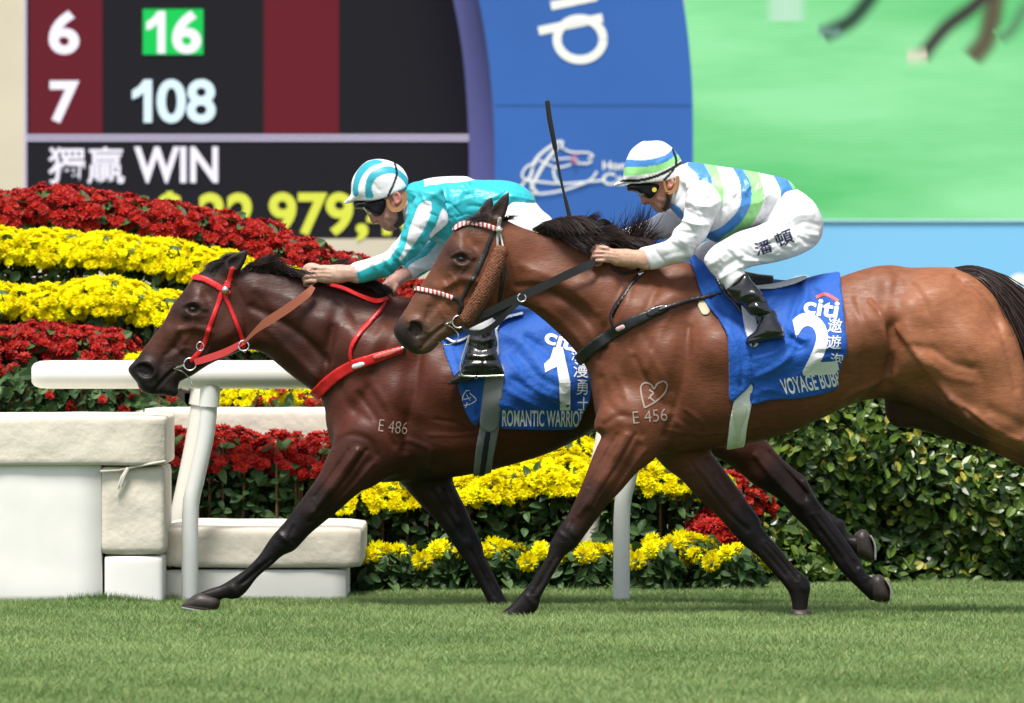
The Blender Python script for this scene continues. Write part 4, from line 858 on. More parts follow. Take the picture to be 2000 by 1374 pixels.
FINE2 = [([(871,633),(852,648),(836,662),(822,682)], -.007, 3.0), ([(872,629),(850,643),(830,660)], .004, 4), ([(806,632),(815,640),(820,652),(812,656),(804,646)], -.010, 4.5), ([(797,640),(806,628),(820,630),(828,645),(822,660)], .005, 3.5),
 ([(884,500),(893,494),(905,493),(914,499),(920,507)], .007, 3), ([(886,510),(896,517),(908,518),(918,512)], .005, 3), ([(884,493),(900,486),(916,490)], -.004, 3), ([(880,535),(895,560),(905,590)], .004, 4), ([(870,545),(880,570),(878,595)], -.004, 5), ([(905,525),(890,548),(872,560)], .004, 4), ([(858,600),(866,618),(884,626)], .003, 3.5), ([(838,600),(832,622)], -.003, 4), ([(975,470),(990,510),(998,550),(988,588)], -.006, 6), ([(893,455),(905,475),(900,482)], .004, 7),
 # neck and shoulder
 ([(1010,560),(1050,560),(1100,585),(1150,630),(1180,680)], -.007, 7), ([(1020,520),(1075,540),(1130,575),(1165,610)], .005, 8), ([(1060,600),(1110,640),(1150,690)], .005, 7), ([(1215,560),(1200,600),(1180,650),(1166,700)], -.008, 7), ([(1232,560),(1215,610),(1190,670)], .007, 8), ([(1285,560),(1255,620),(1235,680)], -.006, 8), ([(1310,610),(1285,660),(1262,720)], .006, 9), ([(1240,700),(1262,745),(1300,800)], -.007, 7), ([(1270,690),(1300,745),(1320,800)], .006, 8), ([(1175,740),(1190,790),(1225,820)], -.006, 8), ([(1205,730),(1225,780)], .005, 8),
 ([(1345,640),(1338,720),(1318,800),(1300,850)], -.008, 7), ([(1300,800),(1330,830),(1325,865)], .006, 7), ([(1318,815),(1352,838),(1352,868)], -.004, 5), ([(1340,800),(1375,830),(1380,860)], .004, 5), ([(1300,840),(1360,848),(1420,845),(1500,830)], .003, 3), ([(1180,830),(1210,812),(1240,818),(1252,850)], -.007, 7),
 # ribs, flank, quarters
 ([(1650,600),(1664,660),(1662,720)], .005, 7), ([(1672,585),(1690,640),(1690,700)], -.005, 7), ([(1700,590),(1722,618),(1728,650),(1738,690)], .008, 6), ([(1738,640),(1740,690),(1728,745),(1700,770)], -.012, 8), ([(1752,640),(1775,670),(1810,720),(1850,770),(1890,815)], .010, 7), ([(1640,790),(1665,768),(1712,752),(1735,738)], .006, 5), ([(1655,800),(1695,775),(1750,775)], -.006, 5), ([(1785,676),(1820,684),(1860,710),(1900,720)], -.008, 8), ([(1800,700),(1850,735),(1895,745)], .005, 8), ([(1868,540),(1915,580),(1952,640),(1972,700),(1985,760)], -.009, 7), ([(1890,545),(1935,590),(1966,645)], .005, 7), ([(1760,535),(1800,580),(1815,640)], -.005, 9), ([(1800,780),(1850,808),(1900,838),(1950,858)], -.007, 6), ([(1860,780),(1905,810),(1950,845),(1990,860)], .009, 6), ([(1885,800),(1925,835),(1960,850)], -.006, 4), ([(1900,690),(1920,750),(1930,800)], -.005, 9), ([(1740,520),(1752,540),(1748,570)], -.004, 8),
 # legs
 ([(1240,850),(1212,900),(1180,950),(1150,1000)], -.006, 4), ([(1222,850),(1192,905),(1160,960),(1132,1005)], .005, 4.5), ([(1205,850),(1175,900),(1150,950)], -.005, 4), ([(1260,880),(1230,920),(1195,970)], .004, 4), ([(1118,1020),(1112,1040),(1120,1055)], -.005, 4), ([(1092,1040),(1104,1050)], .005, 5), ([(1082,1092),(1062,1130),(1042,1160)], -.005, 3), ([(1090,1095),(1070,1132),(1052,1165)], .004, 3), ([(1030,1165),(1042,1180)], .005, 5),
 ([(1345,900),(1385,955),(1425,1005),(1460,1035)], -.005, 4), ([(1380,900),(1415,950),(1450,1000)], .005, 4.5), ([(1435,968),(1444,976),(1442,986)], .004, 4), ([(1498,1062),(1530,1100),(1556,1132)], -.006, 3), ([(1508,1060),(1540,1100),(1568,1130)], .004, 3), ([(1488,1075),(1520,1115),(1545,1150)], .003, 3), ([(1560,1130),(1568,1150)], .006, 6)]
FINE1 = [([(350,716),(334,728),(318,744),(300,766)], -.007, 3.0), ([(352,712),(332,722),(310,742)], .004, 4), ([(272,716),(284,718),(294,726),(284,732),(274,726)], -.010, 4.5), ([(262,716),(276,708),(292,712),(302,726),(294,740)], .005, 3.5),
 ([(360,598),(369,592),(381,591),(390,597),(396,605)], .007, 3), ([(362,608),(372,615),(384,616),(394,610)], .005, 3), ([(358,590),(376,583),(394,588)], -.004, 3), ([(378,630),(372,650),(360,668)], .004, 4), ([(365,625),(352,655),(345,680)], -.004, 5), ([(345,690),(360,680),(372,682)], .003, 3), ([(320,695),(332,688),(345,672)], -.003, 3), ([(460,560),(478,600),(482,650),(470,682)], -.006, 6), ([(400,640),(412,670),(405,690)], .003, 4), ([(392,560),(390,575)], .004, 6),
 ([(500,565),(560,580),(600,600)], .005, 10), ([(490,600),(540,625),(600,665),(640,710)], -.007, 7), ([(520,640),(570,690),(620,740)], .006, 8), ([(500,575),(520,600),(525,640)], -.004, 8), ([(650,640),(640,690),(632,740)], -.007, 7), ([(665,640),(655,690),(645,735)], .006, 7), ([(680,590),(700,640),(690,680)], -.004, 9), ([(790,620),(760,670),(730,730)], -.006, 9), ([(750,640),(720,690)], .006, 10), ([(700,770),(730,810),(770,870)], -.007, 7), ([(735,760),(765,810),(790,860)], .006, 8), ([(660,740),(680,790),(720,820)], -.005, 9), ([(820,690),(812,760),(795,830),(790,880)], -.008, 8), ([(800,860),(840,880),(835,920)], .005, 6), ([(840,850),(900,850),(980,835),(1080,805)], .003, 4), ([(650,870),(680,850),(720,860),(735,890)], -.007, 7), ([(850,820),(900,830),(925,850)], -.003, 4),
 ([(715,880),(680,930),(640,980),(605,1020)], -.006, 4), ([(698,880),(664,925),(620,985)], .005, 4.5), ([(680,880),(650,925),(615,970)], -.005, 4), ([(730,905),(690,950),(655,985)], .004, 4), ([(572,1030),(566,1050),(578,1062)], -.005, 4), ([(545,1042),(558,1055)], .005, 5), ([(530,1092),(500,1118),(470,1142)], -.005, 3), ([(540,1096),(508,1128),(480,1155)], .004, 3), ([(455,1150),(466,1166)], .006, 6),
 ([(845,960),(880,1015),(905,1050)], -.005, 4), ([(870,960),(895,1005),(920,1045)], .004, 4), ([(920,1075),(945,1125),(965,1165)], -.005, 3), ([(1505,885),(1540,925),(1575,965)], -.008, 4), ([(1475,890),(1515,940),(1560,985)], .006, 5), ([(1570,940),(1582,965),(1600,990)], .006, 4), ([(1588,1005),(1630,1065),(1670,1120)], .004, 3.5), ([(1600,1010),(1640,1062),(1675,1108)], -.006, 3), ([(1680,1110),(1692,1130)], .005, 5)]
horse(H2, 'H2', (745, 355, 2300, 1232), 'lighter bay racehorse in front with a sheepskin cheek roll and cloth number 2', (901, 506), FINE2)
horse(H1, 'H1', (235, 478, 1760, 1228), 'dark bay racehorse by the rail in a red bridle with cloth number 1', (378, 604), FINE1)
# ------------------------------------------------------------------ manes and tails
m_mane = mat('mane_hair', (.015, .01, .008), .45, spec=.28, attr=True)
def hair(name, root, Y, guides, n, spread, wd=.0032, seed=1, cols=((.010, .007, .007), (.045, .022, .016)), side=.03, wob=3.0):
    """guides: polylines of (px,py,lateral m); strands interpolate between neighbouring guides with jitter"""
    rs = np.random.default_rng(seed); V = []; F = []; C = []; G = [spline(np.array(g, float), 4)[np.linspace(0, 4*(len(g)-1), 9).astype(int)] for g in guides]; m = 9; k0 = 0
    for _ in range(n):
        u = rs.random()*(len(G)-1); i = int(u); f = u-i
        P = G[i]*(1-f)+G[min(i+1, len(G)-1)]*f; s = np.linspace(0, 1, m)
        L = .65+.45*rs.random(); P = P[0]+(P-P[0])*L
        j = rs.normal(0, 1, 3)*np.array([spread, spread, side]); ph = rs.random(2)*6.28
        off = s[:, None]**1.2*j+np.stack([np.sin(s*5+ph[0])*wob*s, np.sin(s*6+ph[1])*wob*s, 0*s], 1)+rs.normal(0, 1, 3)*np.array([2, 1.2, .008])
        P = P+off
        W3 = np.array([at(p[0], p[1], Y+p[2]) for p in P]); d = np.gradient(W3, axis=0); a = rs.normal(0, .7); nn = np.array([math.sin(a)*.6, -1, math.cos(a)*.2])
        t = np.cross(d, nn); t /= np.linalg.norm(t, axis=1, keepdims=True)+1e-9
        w_ = (wd*(.6+.8*rs.random())*(1-s**2*.85))[:, None]/2
        V += [W3-t*w_, W3+t*w_]; q = np.arange(m-1)
        F.append(np.stack([k0+q, k0+q+1, k0+m+q+1, k0+m+q], 1)); k0 += 2*m
        g = rs.random()**2.2; C.append(np.repeat(((1-g)*np.array(cols[0])+g*np.array(cols[1]))[None], 2*m, 0))
    return link(name, np_mesh(name, np.concatenate(V), np.concatenate(F), np.concatenate(C)), root, m_mane)
hair('mane', H2.root, 36, [[(1044,449,0),(1062,440,-.02),(1085,438,-.05),(1100,452,-.09)], [(1062,456,0),(1090,432,-.03),(1120,432,-.06),(1140,452,-.09)], [(1085,462,0),(1115,436,-.03),(1142,430,-.05),(1158,444,-.08)], [(1085,463,-.01),(1105,466,-.06),(1130,480,-.075),(1150,494,-.08)],
    [(1110,468,0),(1135,440,-.02),(1155,424,-.03),(1166,418,-.04)], [(1120,470,-.01),(1140,470,-.06),(1160,478,-.06),(1182,484,-.06)], [(1150,476,0),(1170,455,-.03),(1190,446,-.04),(1208,448,-.05)], [(1180,480,0),(1205,470,-.04),(1225,474,-.04),(1245,482,-.05)], [(1210,486,0),(1232,472,-.02),(1256,470,-.03),(1280,478,-.04)]], 5600, 4.5, seed=2, wd=.0036, wob=2)
hair('mane_wisps', H2.root, 36, [[(1160,478,.0),(1178,450,0),(1190,430,0)], [(1196,484,0),(1222,462,0),(1238,436,-.01),(1246,412,-.02)], [(1205,486,0),(1232,466,0),(1252,440,-.01),(1262,400,-.02)], [(1225,490,0),(1250,470,0),(1266,446,-.01),(1274,424,-.02)], [(1240,494,0),(1272,482,0),(1296,476,-.01),(1318,470,-.02)]], 300, 9, seed=4, wd=.0030, wob=5)
hair('forelock', H2.root, 36, [[(985,432,0),(1000,424,-.01),(1014,420,-.02)], [(975,425,0),(960,425,-.03),(935,432,-.04),(915,440,-.05)], [(960,420,0),(935,424,-.02),(908,436,-.04)]], 420, 4, seed=5, wd=.0034)
hair('tail', H2.root, 36, [[(1868,525,0),(1905,524,0),(1960,545,0),(2030,600,0),(2110,690,0)], [(1872,527,-.02),(1915,532,-.03),(1968,570,-.03),(2020,650,-.03),(2080,760,-.03)], [(1876,530,-.03),(1925,548,-.05),(1976,605,-.05),(2010,680,-.04),(2050,780,-.02)], [(1880,528,.02),(1930,540,.03),(1990,590,.03),(2060,680,.03),(2120,800,.03)]], 2300, 10, seed=6, wd=.0042, side=.05, cols=((.010,.006,.006), (.06,.026,.016)))
hair('mane', H1.root, 37.11, [[(474,526,0),(492,516,0),(515,518,-.01)], [(492,530,0),(508,512,0),(526,502,0)], [(515,533,0),(528,512,0),(542,498,0)], [(530,534,0),(545,524,-.02),(566,522,-.03)], [(560,538,0),(585,532,-.04),(610,540,-.06)], [(600,544,0),(625,530,-.02),(655,522,-.03)], [(630,549,0),(650,518,-.01),(682,508,-.02)], [(665,555,0),(700,540,-.04),(730,552,-.07)], [(700,562,0),(730,556,-.05),(760,572,-.08)], [(730,568,0),(750,562,-.04),(772,574,-.06)]], 2600, 3, seed=8, wd=.0036)
hair('tail', H1.root, 37.11, [[(1372,622,0),(1410,630,0),(1450,680,0),(1480,760,0)], [(1378,630,-.03),(1410,660,-.04),(1440,720,-.03),(1450,780,-.02)]], 500, 8, seed=9, wd=.006)
hair('forelock', H1.root, 37.11, [[(450,515,0),(430,512,-.02),(408,522,-.03)], [(440,512,0),(415,515,-.02),(398,530,-.03)]], 260, 3, seed=10, wd=.0034)
# ------------------------------------------------------------------ cloths, saddles, harness
m_cloth = mat('blue_cloth', (.014, .095, .43), .62, spec=.25, attr=True, bump=(18, .012), sheen=.1)
m_strapr = mat('red_strap', (.62, .018, .02), .38, spec=.4, noise=(40, .85, 1.08)); m_strapb = mat('black_strap', (.014, .014, .015), .4, spec=.45)
m_tan = mat('tan_rein', (.30, .085, .04), .6); m_metal = mat('bright_metal', (.75, .74, .72), .22, metal=1); m_txt = mat('cloth_lettering', (.80, .80, .82), .6); m_redtxt = mat('red_arc', (.66, .05, .05), .5)
m_girth = mat('girth_white', (.84, .83, .80), .6); m_girthg = mat('girth_grey', (.20, .21, .22), .6); m_navy = mat('girth_navy', (.012, .014, .03), .6); m_leather = mat('black_leather', (.010, .010, .011), .22, spec=.5, coat=.3, noise=(8, .8, 1.3), bump=(30, .004))
m_sheep = mat('sheepskin', (.20, .088, .052), 1.0, spec=.02, bump=(120, .008), noise=(110, .5, 1.3)); m_foam = mat('foam_pad', (.62, .55, .38), .8)
def root_of(name, px, py, Y, label, cat): return empty(name, at(px, py, Y), label, cat)
def cloth(fig, poly, t0, label, strokes, yx):
    r = root_of('saddle_cloth', *yx, fig.Y, label, 'saddle cloth')
    xs = [p[0] for p in poly]; ys = [p[1] for p in poly]
    g = Grid(fig, (min(xs)-8, min(ys)-8, max(xs)+8, max(ys)+8), -.36, .36, .0065)
    t = np.full(g.XX.shape, t0, np.float32)+.004*np.sin(g.XX*23+g.ZZ*9)+.003*np.sin(g.ZZ*41-g.XX*12)
    o, V, F = shell(fig, 'cloth', g, t, reg_poly(fig, poly), m_cloth, r, strokes=strokes, col=lambda V: np.repeat(np.array([[.014, .095, .43]]), len(V), 0), sm=2)
    return r, bvh_of(V, F)
C2 = [(1350,500),(1358,540),(1374,588),(1400,622),(1416,652),(1420,700),(1421,740),(1424,782),(1444,770),(1460,752),(1464,788),(1500,781),(1566,777),(1633,758),(1634,736),(1641,706),(1650,690),(1647,640),(1641,560),(1634,520),(1560,490),(1450,490)]
w2 = [([(1362,530),(1385,575),(1420,615)], -.006, 6), ([(1375,540),(1400,580),(1430,610)], .007, 7), ([(1420,630),(1448,650),(1462,690),(1464,745)], .018, 9), ([(1425,660),(1428,720),(1430,770)], -.006, 7), ([(1466,700),(1466,780)], -.014, 6), ([(1440,650),(1450,690)], .006, 6),
      ([(1470,770),(1540,745),(1600,700)], .006, 7), ([(1480,735),(1520,715),(1548,690)], .009, 6), ([(1475,700),(1510,690),(1535,672)], .007, 6), ([(1548,690),(1570,680)], -.008, 6), ([(1540,645),(1558,660),(1575,665)], .014, 6), ([(1548,660),(1562,672)], -.014, 5), ([(1560,540),(1558,580),(1545,620)], -.009, 7), ([(1572,540),(1575,580),(1560,610)], .010, 8), ([(1600,560),(1630,600),(1640,640)], .005, 8), ([(1500,600),(1520,560)], .006, 9), ([(1480,755),(1540,770)], .006, 6), ([(1600,690),(1640,690)], -.010, 5), ([(1490,660),(1530,640)], -.006, 7)]
cr2, cb2 = cloth(H2, C2, .016, 'blue saddle cloth with large white number 2 on the front horse', w2, (1500, 700))
C1 = [(855,590),(862,662),(876,708),(896,757),(911,806),(931,831),(946,800),(978,834),(1000,837),(1045,839),(1116,838),(1129,831),(1139,806),(1152,778),(1150,724),(1140,690),(1130,560),(1000,560)]
w1 = [([(880,680),(905,760),(925,820)], .006, 6), ([(980,650),(1030,680),(1060,730)], .008, 9), ([(1030,660),(1070,690),(1090,720)], -.010, 8), ([(990,700),(1040,760),(1110,790)], .009, 7), ([(1000,740),(1060,775),(1100,800)], -.008, 6), ([(985,760),(1040,790),(1090,812)], .007, 6), ([(1010,690),(1060,740),(1100,760)], -.007, 7), ([(1080,660),(1100,700)], .010, 8), ([(980,790),(1020,808)], .006, 6), ([(985,815),(1040,822)], -.004, 5), ([(940,760),(935,810)], -.010, 6), ([(1120,700),(1146,740)], .006, 8)]
gq = Grid(H2, (1395, 600, 1480, 800), -.36, .36, .006)
shell(H2, 'front_flap', gq, .027, reg_poly(H2, [(1404,622),(1428,636),(1452,668),(1464,712),(1463,748),(1446,768),(1424,784),(1421,740),(1420,700),(1417,655)]), m_cloth, cr2, sm=2, strokes=[([(1425,650),(1440,690),(1444,740)], .006, 6), ([(1448,680),(1452,720),(1446,755)], -.006, 5)], col=lambda V: np.repeat(np.array([[.014, .095, .43]]), len(V), 0))
cr1, cb1 = cloth(H1, C1, .016, 'blue saddle cloth with large white number 1 on the dark horse', w1, (1010, 720))
def put(txt, box, rot, bv, par, m=None, bold=.02, shear=0, name='lettering', step=7):
    P, F = text_px(txt, box, rot, bold, shear); drape(name, P, F, bv, m or m_txt, par, step=step, zmax=8.5)
put('2', (1556,611,1628,733), -.04, cb2, cr2, bold=.03, shear=-.17, name='number'); put('VOYAGE BUBB', (1526,731,1642,764), -.17, cb2, cr2, bold=.02, shear=-.12, step=5)
put('citi', (1570,585,1638,618), .16, cb2, cr2, bold=.025)
P, F = stroke_px([([(1594,581),(1612,575),(1637,588)], 6)], 6); drape('red_arc', P, F, cb2, m_redtxt, cr2, zmax=8.5)
put('遨', (1617,622,1645,650), .08, cb2, cr2, bold=.008); put('遊', (1615,655,1643,682), .05, cb2, cr2, bold=.008); put('泡', (1622,690,1648,716), .0, cb2, cr2, bold=.008)
drape('number', np.array([(1081,679),(1099,678),(1107.5,717),(1114,746),(1114,802),(1094,802),(1092,746),(1088,717),(1079,720),(1065,728),(1063,711),(1075,700)], float), [tuple(range(12))], cb1, m_txt, cr1, step=7, zmax=8.5); put('ROMANTIC WARRIOR', (981,802,1142,834), .01, cb1, cr1, bold=.018, step=5)
put('citi', (1064,650,1130,680), .3, cb1, cr1, bold=.03); put('浪', (1116,682,1140,706), .05, cb1, cr1, bold=.006); put('漫', (1120,707,1149,738), .03, cb1, cr1, bold=.006); put('勇', (1126,742,1148,772), .02, cb1, cr1, bold=.006); put('士', (1128,776,1152,802), .02, cb1, cr1, bold=.006)
P, F = stroke_px([([(912,762),(904,775),(906,792),(930,782),(917,768)], 1.8), ([(909,764),(918,763)], 1.8), ([(905,781),(920,777)], 1.6), ([(911,771),(918,783)], 1.6), ([(913,786),(909,797)], 1.6)], 2); drape('emblem', P, F, cb1, m_txt, cr1, zmax=8.5)
def strap(fig, name, P, wd, t, m, par, ylo=-.36, yhi=.36, h=.006, strokes=(), pad_=20):
    xs = [p[0] for p in P]; ys = [p[1] for p in P]; wm = np.max(wd)
    g = Grid(fig, (min(xs)-wm-pad_, min(ys)-wm-pad_, max(xs)+wm+pad_, max(ys)+wm+pad_), ylo, yhi, h)
    return shell(fig, name, g, t, reg_line(fig, P, wd), m, par, sm=1, strokes=strokes)[0]
# saddles with girths
s2 = root_of('saddle', 1450, 560, 36, 'small black racing saddle with grey seat strap and white girth', 'saddle')
P = [(1384,500),(1392,535),(1410,572),(1432,596),(1452,622),(1468,634),(1484,628),(1480,590),(1474,566),(1490,558),(1510,552),(1500,500)]
g = Grid(H2, (1370, 480, 1590, 650), -.33, .33, .0065); shell(H2, 'flap', g, .027, reg_poly(H2, P), m_leather, s2, sm=2)
strap(H2, 'seat_strap', [(1472,562),(1510,559),(1545,551),(1572,542)], [8,11,11,6], .036, mat('grey_seat', (.55, .54, .52), .6), s2, -.3, .3)
strap(H2, 'girth', [(1455,735),(1447,790),(1440,830),(1434,905)], [36,36,35,34], .010, m_girth, s2)
strap(H2, 'girth_buckle', [(1443,798),(1440,830),(1437,868)], [30,14,12], .014, mat('girth_tab', (.66, .66, .55), .6), s2)
strap(H2, 'stirrup_leather', [(1456,598),(1464,640),(1468,668)], [22,26,18], .034, mat('pale_leather', (.66, .65, .70), .5), s2, -.33, 0)
strap(H2, 'girth_pad', [(1371,596),(1376,606)], 20, .010, m_foam, s2, -.33, 0)
s1 = root_of('saddle', 940, 610, 37.11, 'racing saddle with grey striped girth on the dark horse', 'saddle')
g = Grid(H1, (850, 565, 1010, 690), -.33, .33, .0065); shell(H1, 'flap', g, .026, reg_poly(H1, [(868,570),(890,615),(915,650),(935,672),(960,660),(975,625),(1000,600),(1000,570)]), m_leather, s1, sm=2)
strap(H1, 'edge_trim', [(962,668),(972,636),(985,622),(1020,612)], 6, .034, mat('pale_trim_strap', (.55, .62, .72), .5), s1, -.33, 0); strap(H1, 'stirrup_leather', [(962,630),(966,660),(968,690)], 15, .034, mat('grey_leather', (.42, .43, .45), .5), s1, -.33, 0)
strap(H1, 'red_web', [(866,652),(895,641),(940,622),(965,610)], 7, .036, m_strapr, s1, -.33, 0); strap(H1, 'white_web', [(872,660),(890,668),(920,655)], 5, .033, m_girth, s1, -.33, 0)
strap(H1, 'girth', [(958,826),(952,856),(946,890),(940,940)], [38,38,36,34], .009, m_girthg, s1); strap(H1, 'girth_strap', [(968,724),(962,770),(956,824)], [38,38,38], .024, m_girthg, s1); strap(H1, 'girth_stripe', [(953,845),(948,880),(940,940)], [11,12,11], .013, m_navy, s1)
# breast straps
b1 = root_of('breast_collar', 690, 720, 37.11, 'red breast strap and neck strap across the dark horse', 'breast strap')
strap(H1, 'chest_band', [(610,778),(632,756),(660,732),(692,714),(730,701),(782,684)], [22,24,23,22,20,14], .012, m_strapr, b1); strap(H1, 'shoulder_strap', [(691,716),(685,694),(692,668),(712,640),(738,612),(750,596),(757,580)], [9,7,9,10,9,6,5], .012, m_strapr, b1, -.36, 0); strap(H1, 'withers_strap', [(640,556),(690,572),(735,588),(757,584)], [5,7,8,7], .015, m_strapr, b1, -.36, 0)
strap(H1, 'billet', [(735,697),(760,690),(785,681)], [10,10,6], .020, mat('pink_strap', (.70, .12, .10), .4), b1, -.36, 0); strap(H1, 'white_label', [(693,716),(709,711)], 10, .019, m_txt, b1, -.36, 0, pad_=8); strap(H1, 'buckle', [(784,681),(790,679)], 7, .019, m_metal, b1, -.36, 0, pad_=8)
b2 = root_of('breast_collar', 1250, 620, 36, 'black breast strap and shoulder strap across the lighter bay horse', 'breast strap')
strap(H2, 'chest_band', [(1122,712),(1150,684),(1195,652),(1232,630),(1270,614),(1300,602)], [22,24,24,22,18,14], .012, m_strapb, b2); strap(H2, 'side_strap', [(1285,606),(1340,588),(1375,580),(1404,574)], [8,8,8,7], .022, m_strapb, b2, -.36, 0)
strap(H2, 'shoulder_strap', [(1256,530),(1238,548),(1218,575),(1200,600),(1192,618),(1196,634),(1202,648)], [8,8,9,8,6,6,8], .012, m_strapb, b2, -.36, 0); strap(H2, 'withers_strap', [(1195,522),(1215,534),(1235,530),(1258,520)], 5, .015, m_strapb, b2, -.36, 0)
strap(H2, 'buckle_keeper', [(1268,612),(1282,606),(1298,602)], [16,18,12], .019, m_leather, b2, -.36, 0); strap(H2, 'white_label', [(1206,643),(1215,639)], 10, .019, mat('pink_label', (.75, .45, .50), .5), b2, -.36, 0, pad_=8); strap(H2, 'buckle', [(1296,602),(1301,600)], 8, .021, m_metal, b2, -.36, 0, pad_=8); strap(H2, 'buckle', [(1249,534),(1254,531)], 9, .018, m_metal, b2, -.36, 0, pad_=8)
# bridles
def ring(name, px, py, r, Y, par, th=.0032, m=None, squash=1.0):
    import math as M
    c = at(px, py, Y); rr = r*Y/FO; mb = MB()
    mb.tube([c+Vector((rr*M.cos(t), .3*rr*M.sin(t*1.0), rr*squash*M.sin(t))) for t in [2*M.pi*k/20 for k in range(21)]], th, 8, cap=False)
    return mb.build(name, m or m_metal, par, smooth=True)
def free(name, P, wd, m, par, Y, th=.005):
    """a strap hanging free: P of (px,py,lateral), wd px"""
    Q = spline(np.array(P, float), 6); pts = [at(a, b, Y+c) for a, b, c in Q]
    ws = [w_*Y/FO for w_ in (np.interp(np.linspace(0, 1, len(pts)), np.linspace(0, 1, len(wd)), wd) if np.ndim(wd) else [wd]*len(pts))]
    return MB().ribbon(pts, ws, th).build(name, m, par, smooth=True)
br1 = root_of('bridle', 430, 620, 37.11, 'bright red bridle and tan rein on the dark horse', 'bridle')
hb = dict(ylo=-.15, yhi=.15, h=.0045)
strap(H1, 'brow_band', [(372,540),(398,545),(420,556),(446,572)], 12, .009, m_strapr, br1, **hb); strap(H1, 'cheek_strap', [(452,546),(436,568),(425,600),(412,635),(396,680),(376,704)], [8,10,9,9,10,10], .008, m_strapr, br1, **hb); strap(H1, 'throat_lash', [(444,552),(440,575),(452,605),(466,640),(475,668),(478,686)], [8,9,8,8,8,7], .008, m_strapr, br1, **hb)
strap(H1, 'head_piece', [(455,526),(449,545),(447,560)], 9, .009, m_strapr, br1, **hb); BUCKLE = (392, 677)
def stud(px, py, r, Y, m, par):
    import bmesh
    bm = bmesh.new(); bmesh.ops.create_uvsphere(bm, u_segments=16, v_segments=10, radius=r); c = at(px, py, Y)
    for v in bm.verts: v.co = Vector((v.co.x, v.co.y*.6, v.co.z))+c
    me = bpy.data.meshes.new('rosette'); bm.to_mesh(me); bm.free(); me.polygons.foreach_set('use_smooth', [True]*len(me.polygons)); return link('rosette', me, par, m)
stud(440, 567, .017, 37.11-.085, m_metal, br1)
for s_ in (-1, 1):
    Yb = .062*s_
    ring('bit_ring', 371, 712, 12, 37.11+Yb, br1); MB().tube([at(358, 714, 37.11+Yb), at(345, 718, 37.11+Yb*.8), at(342, 720, 37.11)], [.007, .006, .005], 8).build('bit_mouthpiece', m_metal, br1, smooth=True)
    MB().tube([at(a, b, 37.11+Yb*1.1) for a, b in spline([(339,720),(360,729),(372,744),(374,756),(366,762),(350,758)], 5)], .0026, 6).build('bit_loop', m_metal, br1, smooth=True)
free('lower_rein', [(380,708,-.075),(400,702,-.09),(440,688,-.11),(480,666,-.13)], [12,14,14,10], mat('pale_red_strap', (.66, .06, .06), .4), br1, 37.11); ring('buckle', 391, 677, 7, 37.11-.082, br1, .0022, squash=1.2); ring('rein_ring', 476, 676, 10, 37.11-.135, br1)
free('rein', [(478,668,-.132),(498,648,-.14),(520,630,-.145),(560,604,-.14),(600,574,-.12),(612,560,-.09)], [5,9,17,17,16,10], m_tan, br1, 37.11, .006)
free('rein', [(480,668,.13),(520,630,.145),(600,574,.12),(612,560,.09)], 14, m_tan, br1, 37.11, .006); free('rein_end', [(645,556,-.09),(670,562,-.13),(700,576,-.16),(735,588,-.15),(757,582,-.10)], [6,6,7,9,6], m_strapr, br1, 37.11)
br2 = root_of('bridle', 930, 540, 36, 'black bridle with brown sheepskin cheek rolls and red checked bands', 'bridle')
mbk = mat('checked_band', (.7, .7, .7), .45)
t = mbk.node_tree; wv = t.nodes.new('ShaderNodeTexWave'); wv.inputs['Scale'].default_value = 17; wv.inputs['Distortion'].default_value = 0; wv.bands_direction = 'X'; rp_ = t.nodes.new('ShaderNodeValToRGB'); rp_.color_ramp.interpolation = 'CONSTANT'
rp_.color_ramp.elements[0].color = (.60, .05, .05, 1); rp_.color_ramp.elements[1].color = (.80, .74, .74, 1); rp_.color_ramp.elements[1].position = .45
tcn = t.nodes.new('ShaderNodeTexCoord'); t.links.new(tcn.outputs['Object'], wv.inputs[0]); t.links.new(wv.outputs['Fac'], rp_.inputs[0]); t.links.new(rp_.outputs[0], t.nodes['Principled BSDF'].inputs['Base Color'])
strap(H2, 'brow_band', [(886,446),(905,437),(930,437),(955,443),(970,449)], 10, .009, mbk, br2, **hb); strap(H2, 'nose_band', [(808,563),(830,567),(860,574),(884,582)], 9, .009, mbk, br2, **hb); strap(H2, 'nose_band_end', [(884,582),(894,586),(902,598)], 9, .009, m_strapb, br2, **hb)
strap(H2, 'cheek_strap', [(966,448),(955,475),(945,500),(928,538),(912,566),(900,590),(897,610)], [9,9,10,9,8,8,7], .008, m_strapb, br2, **hb); strap(H2, 'throat_lash', [(982,494),(984,530),(980,560),(976,592)], 7, .008, m_strapb, br2, **hb); strap(H2, 'head_piece', [(976,428),(974,446),(972,470),(972,492)], [8,8,5,5], .009, mat('grey_strap', (.4, .4, .38), .5), br2, **hb); strap(H2, 'head_piece', [(976,452),(981,475),(984,492)], 4, .009, m_girth, br2, **hb)
stud(975, 450, .017, 36-.078, m_metal, br2)
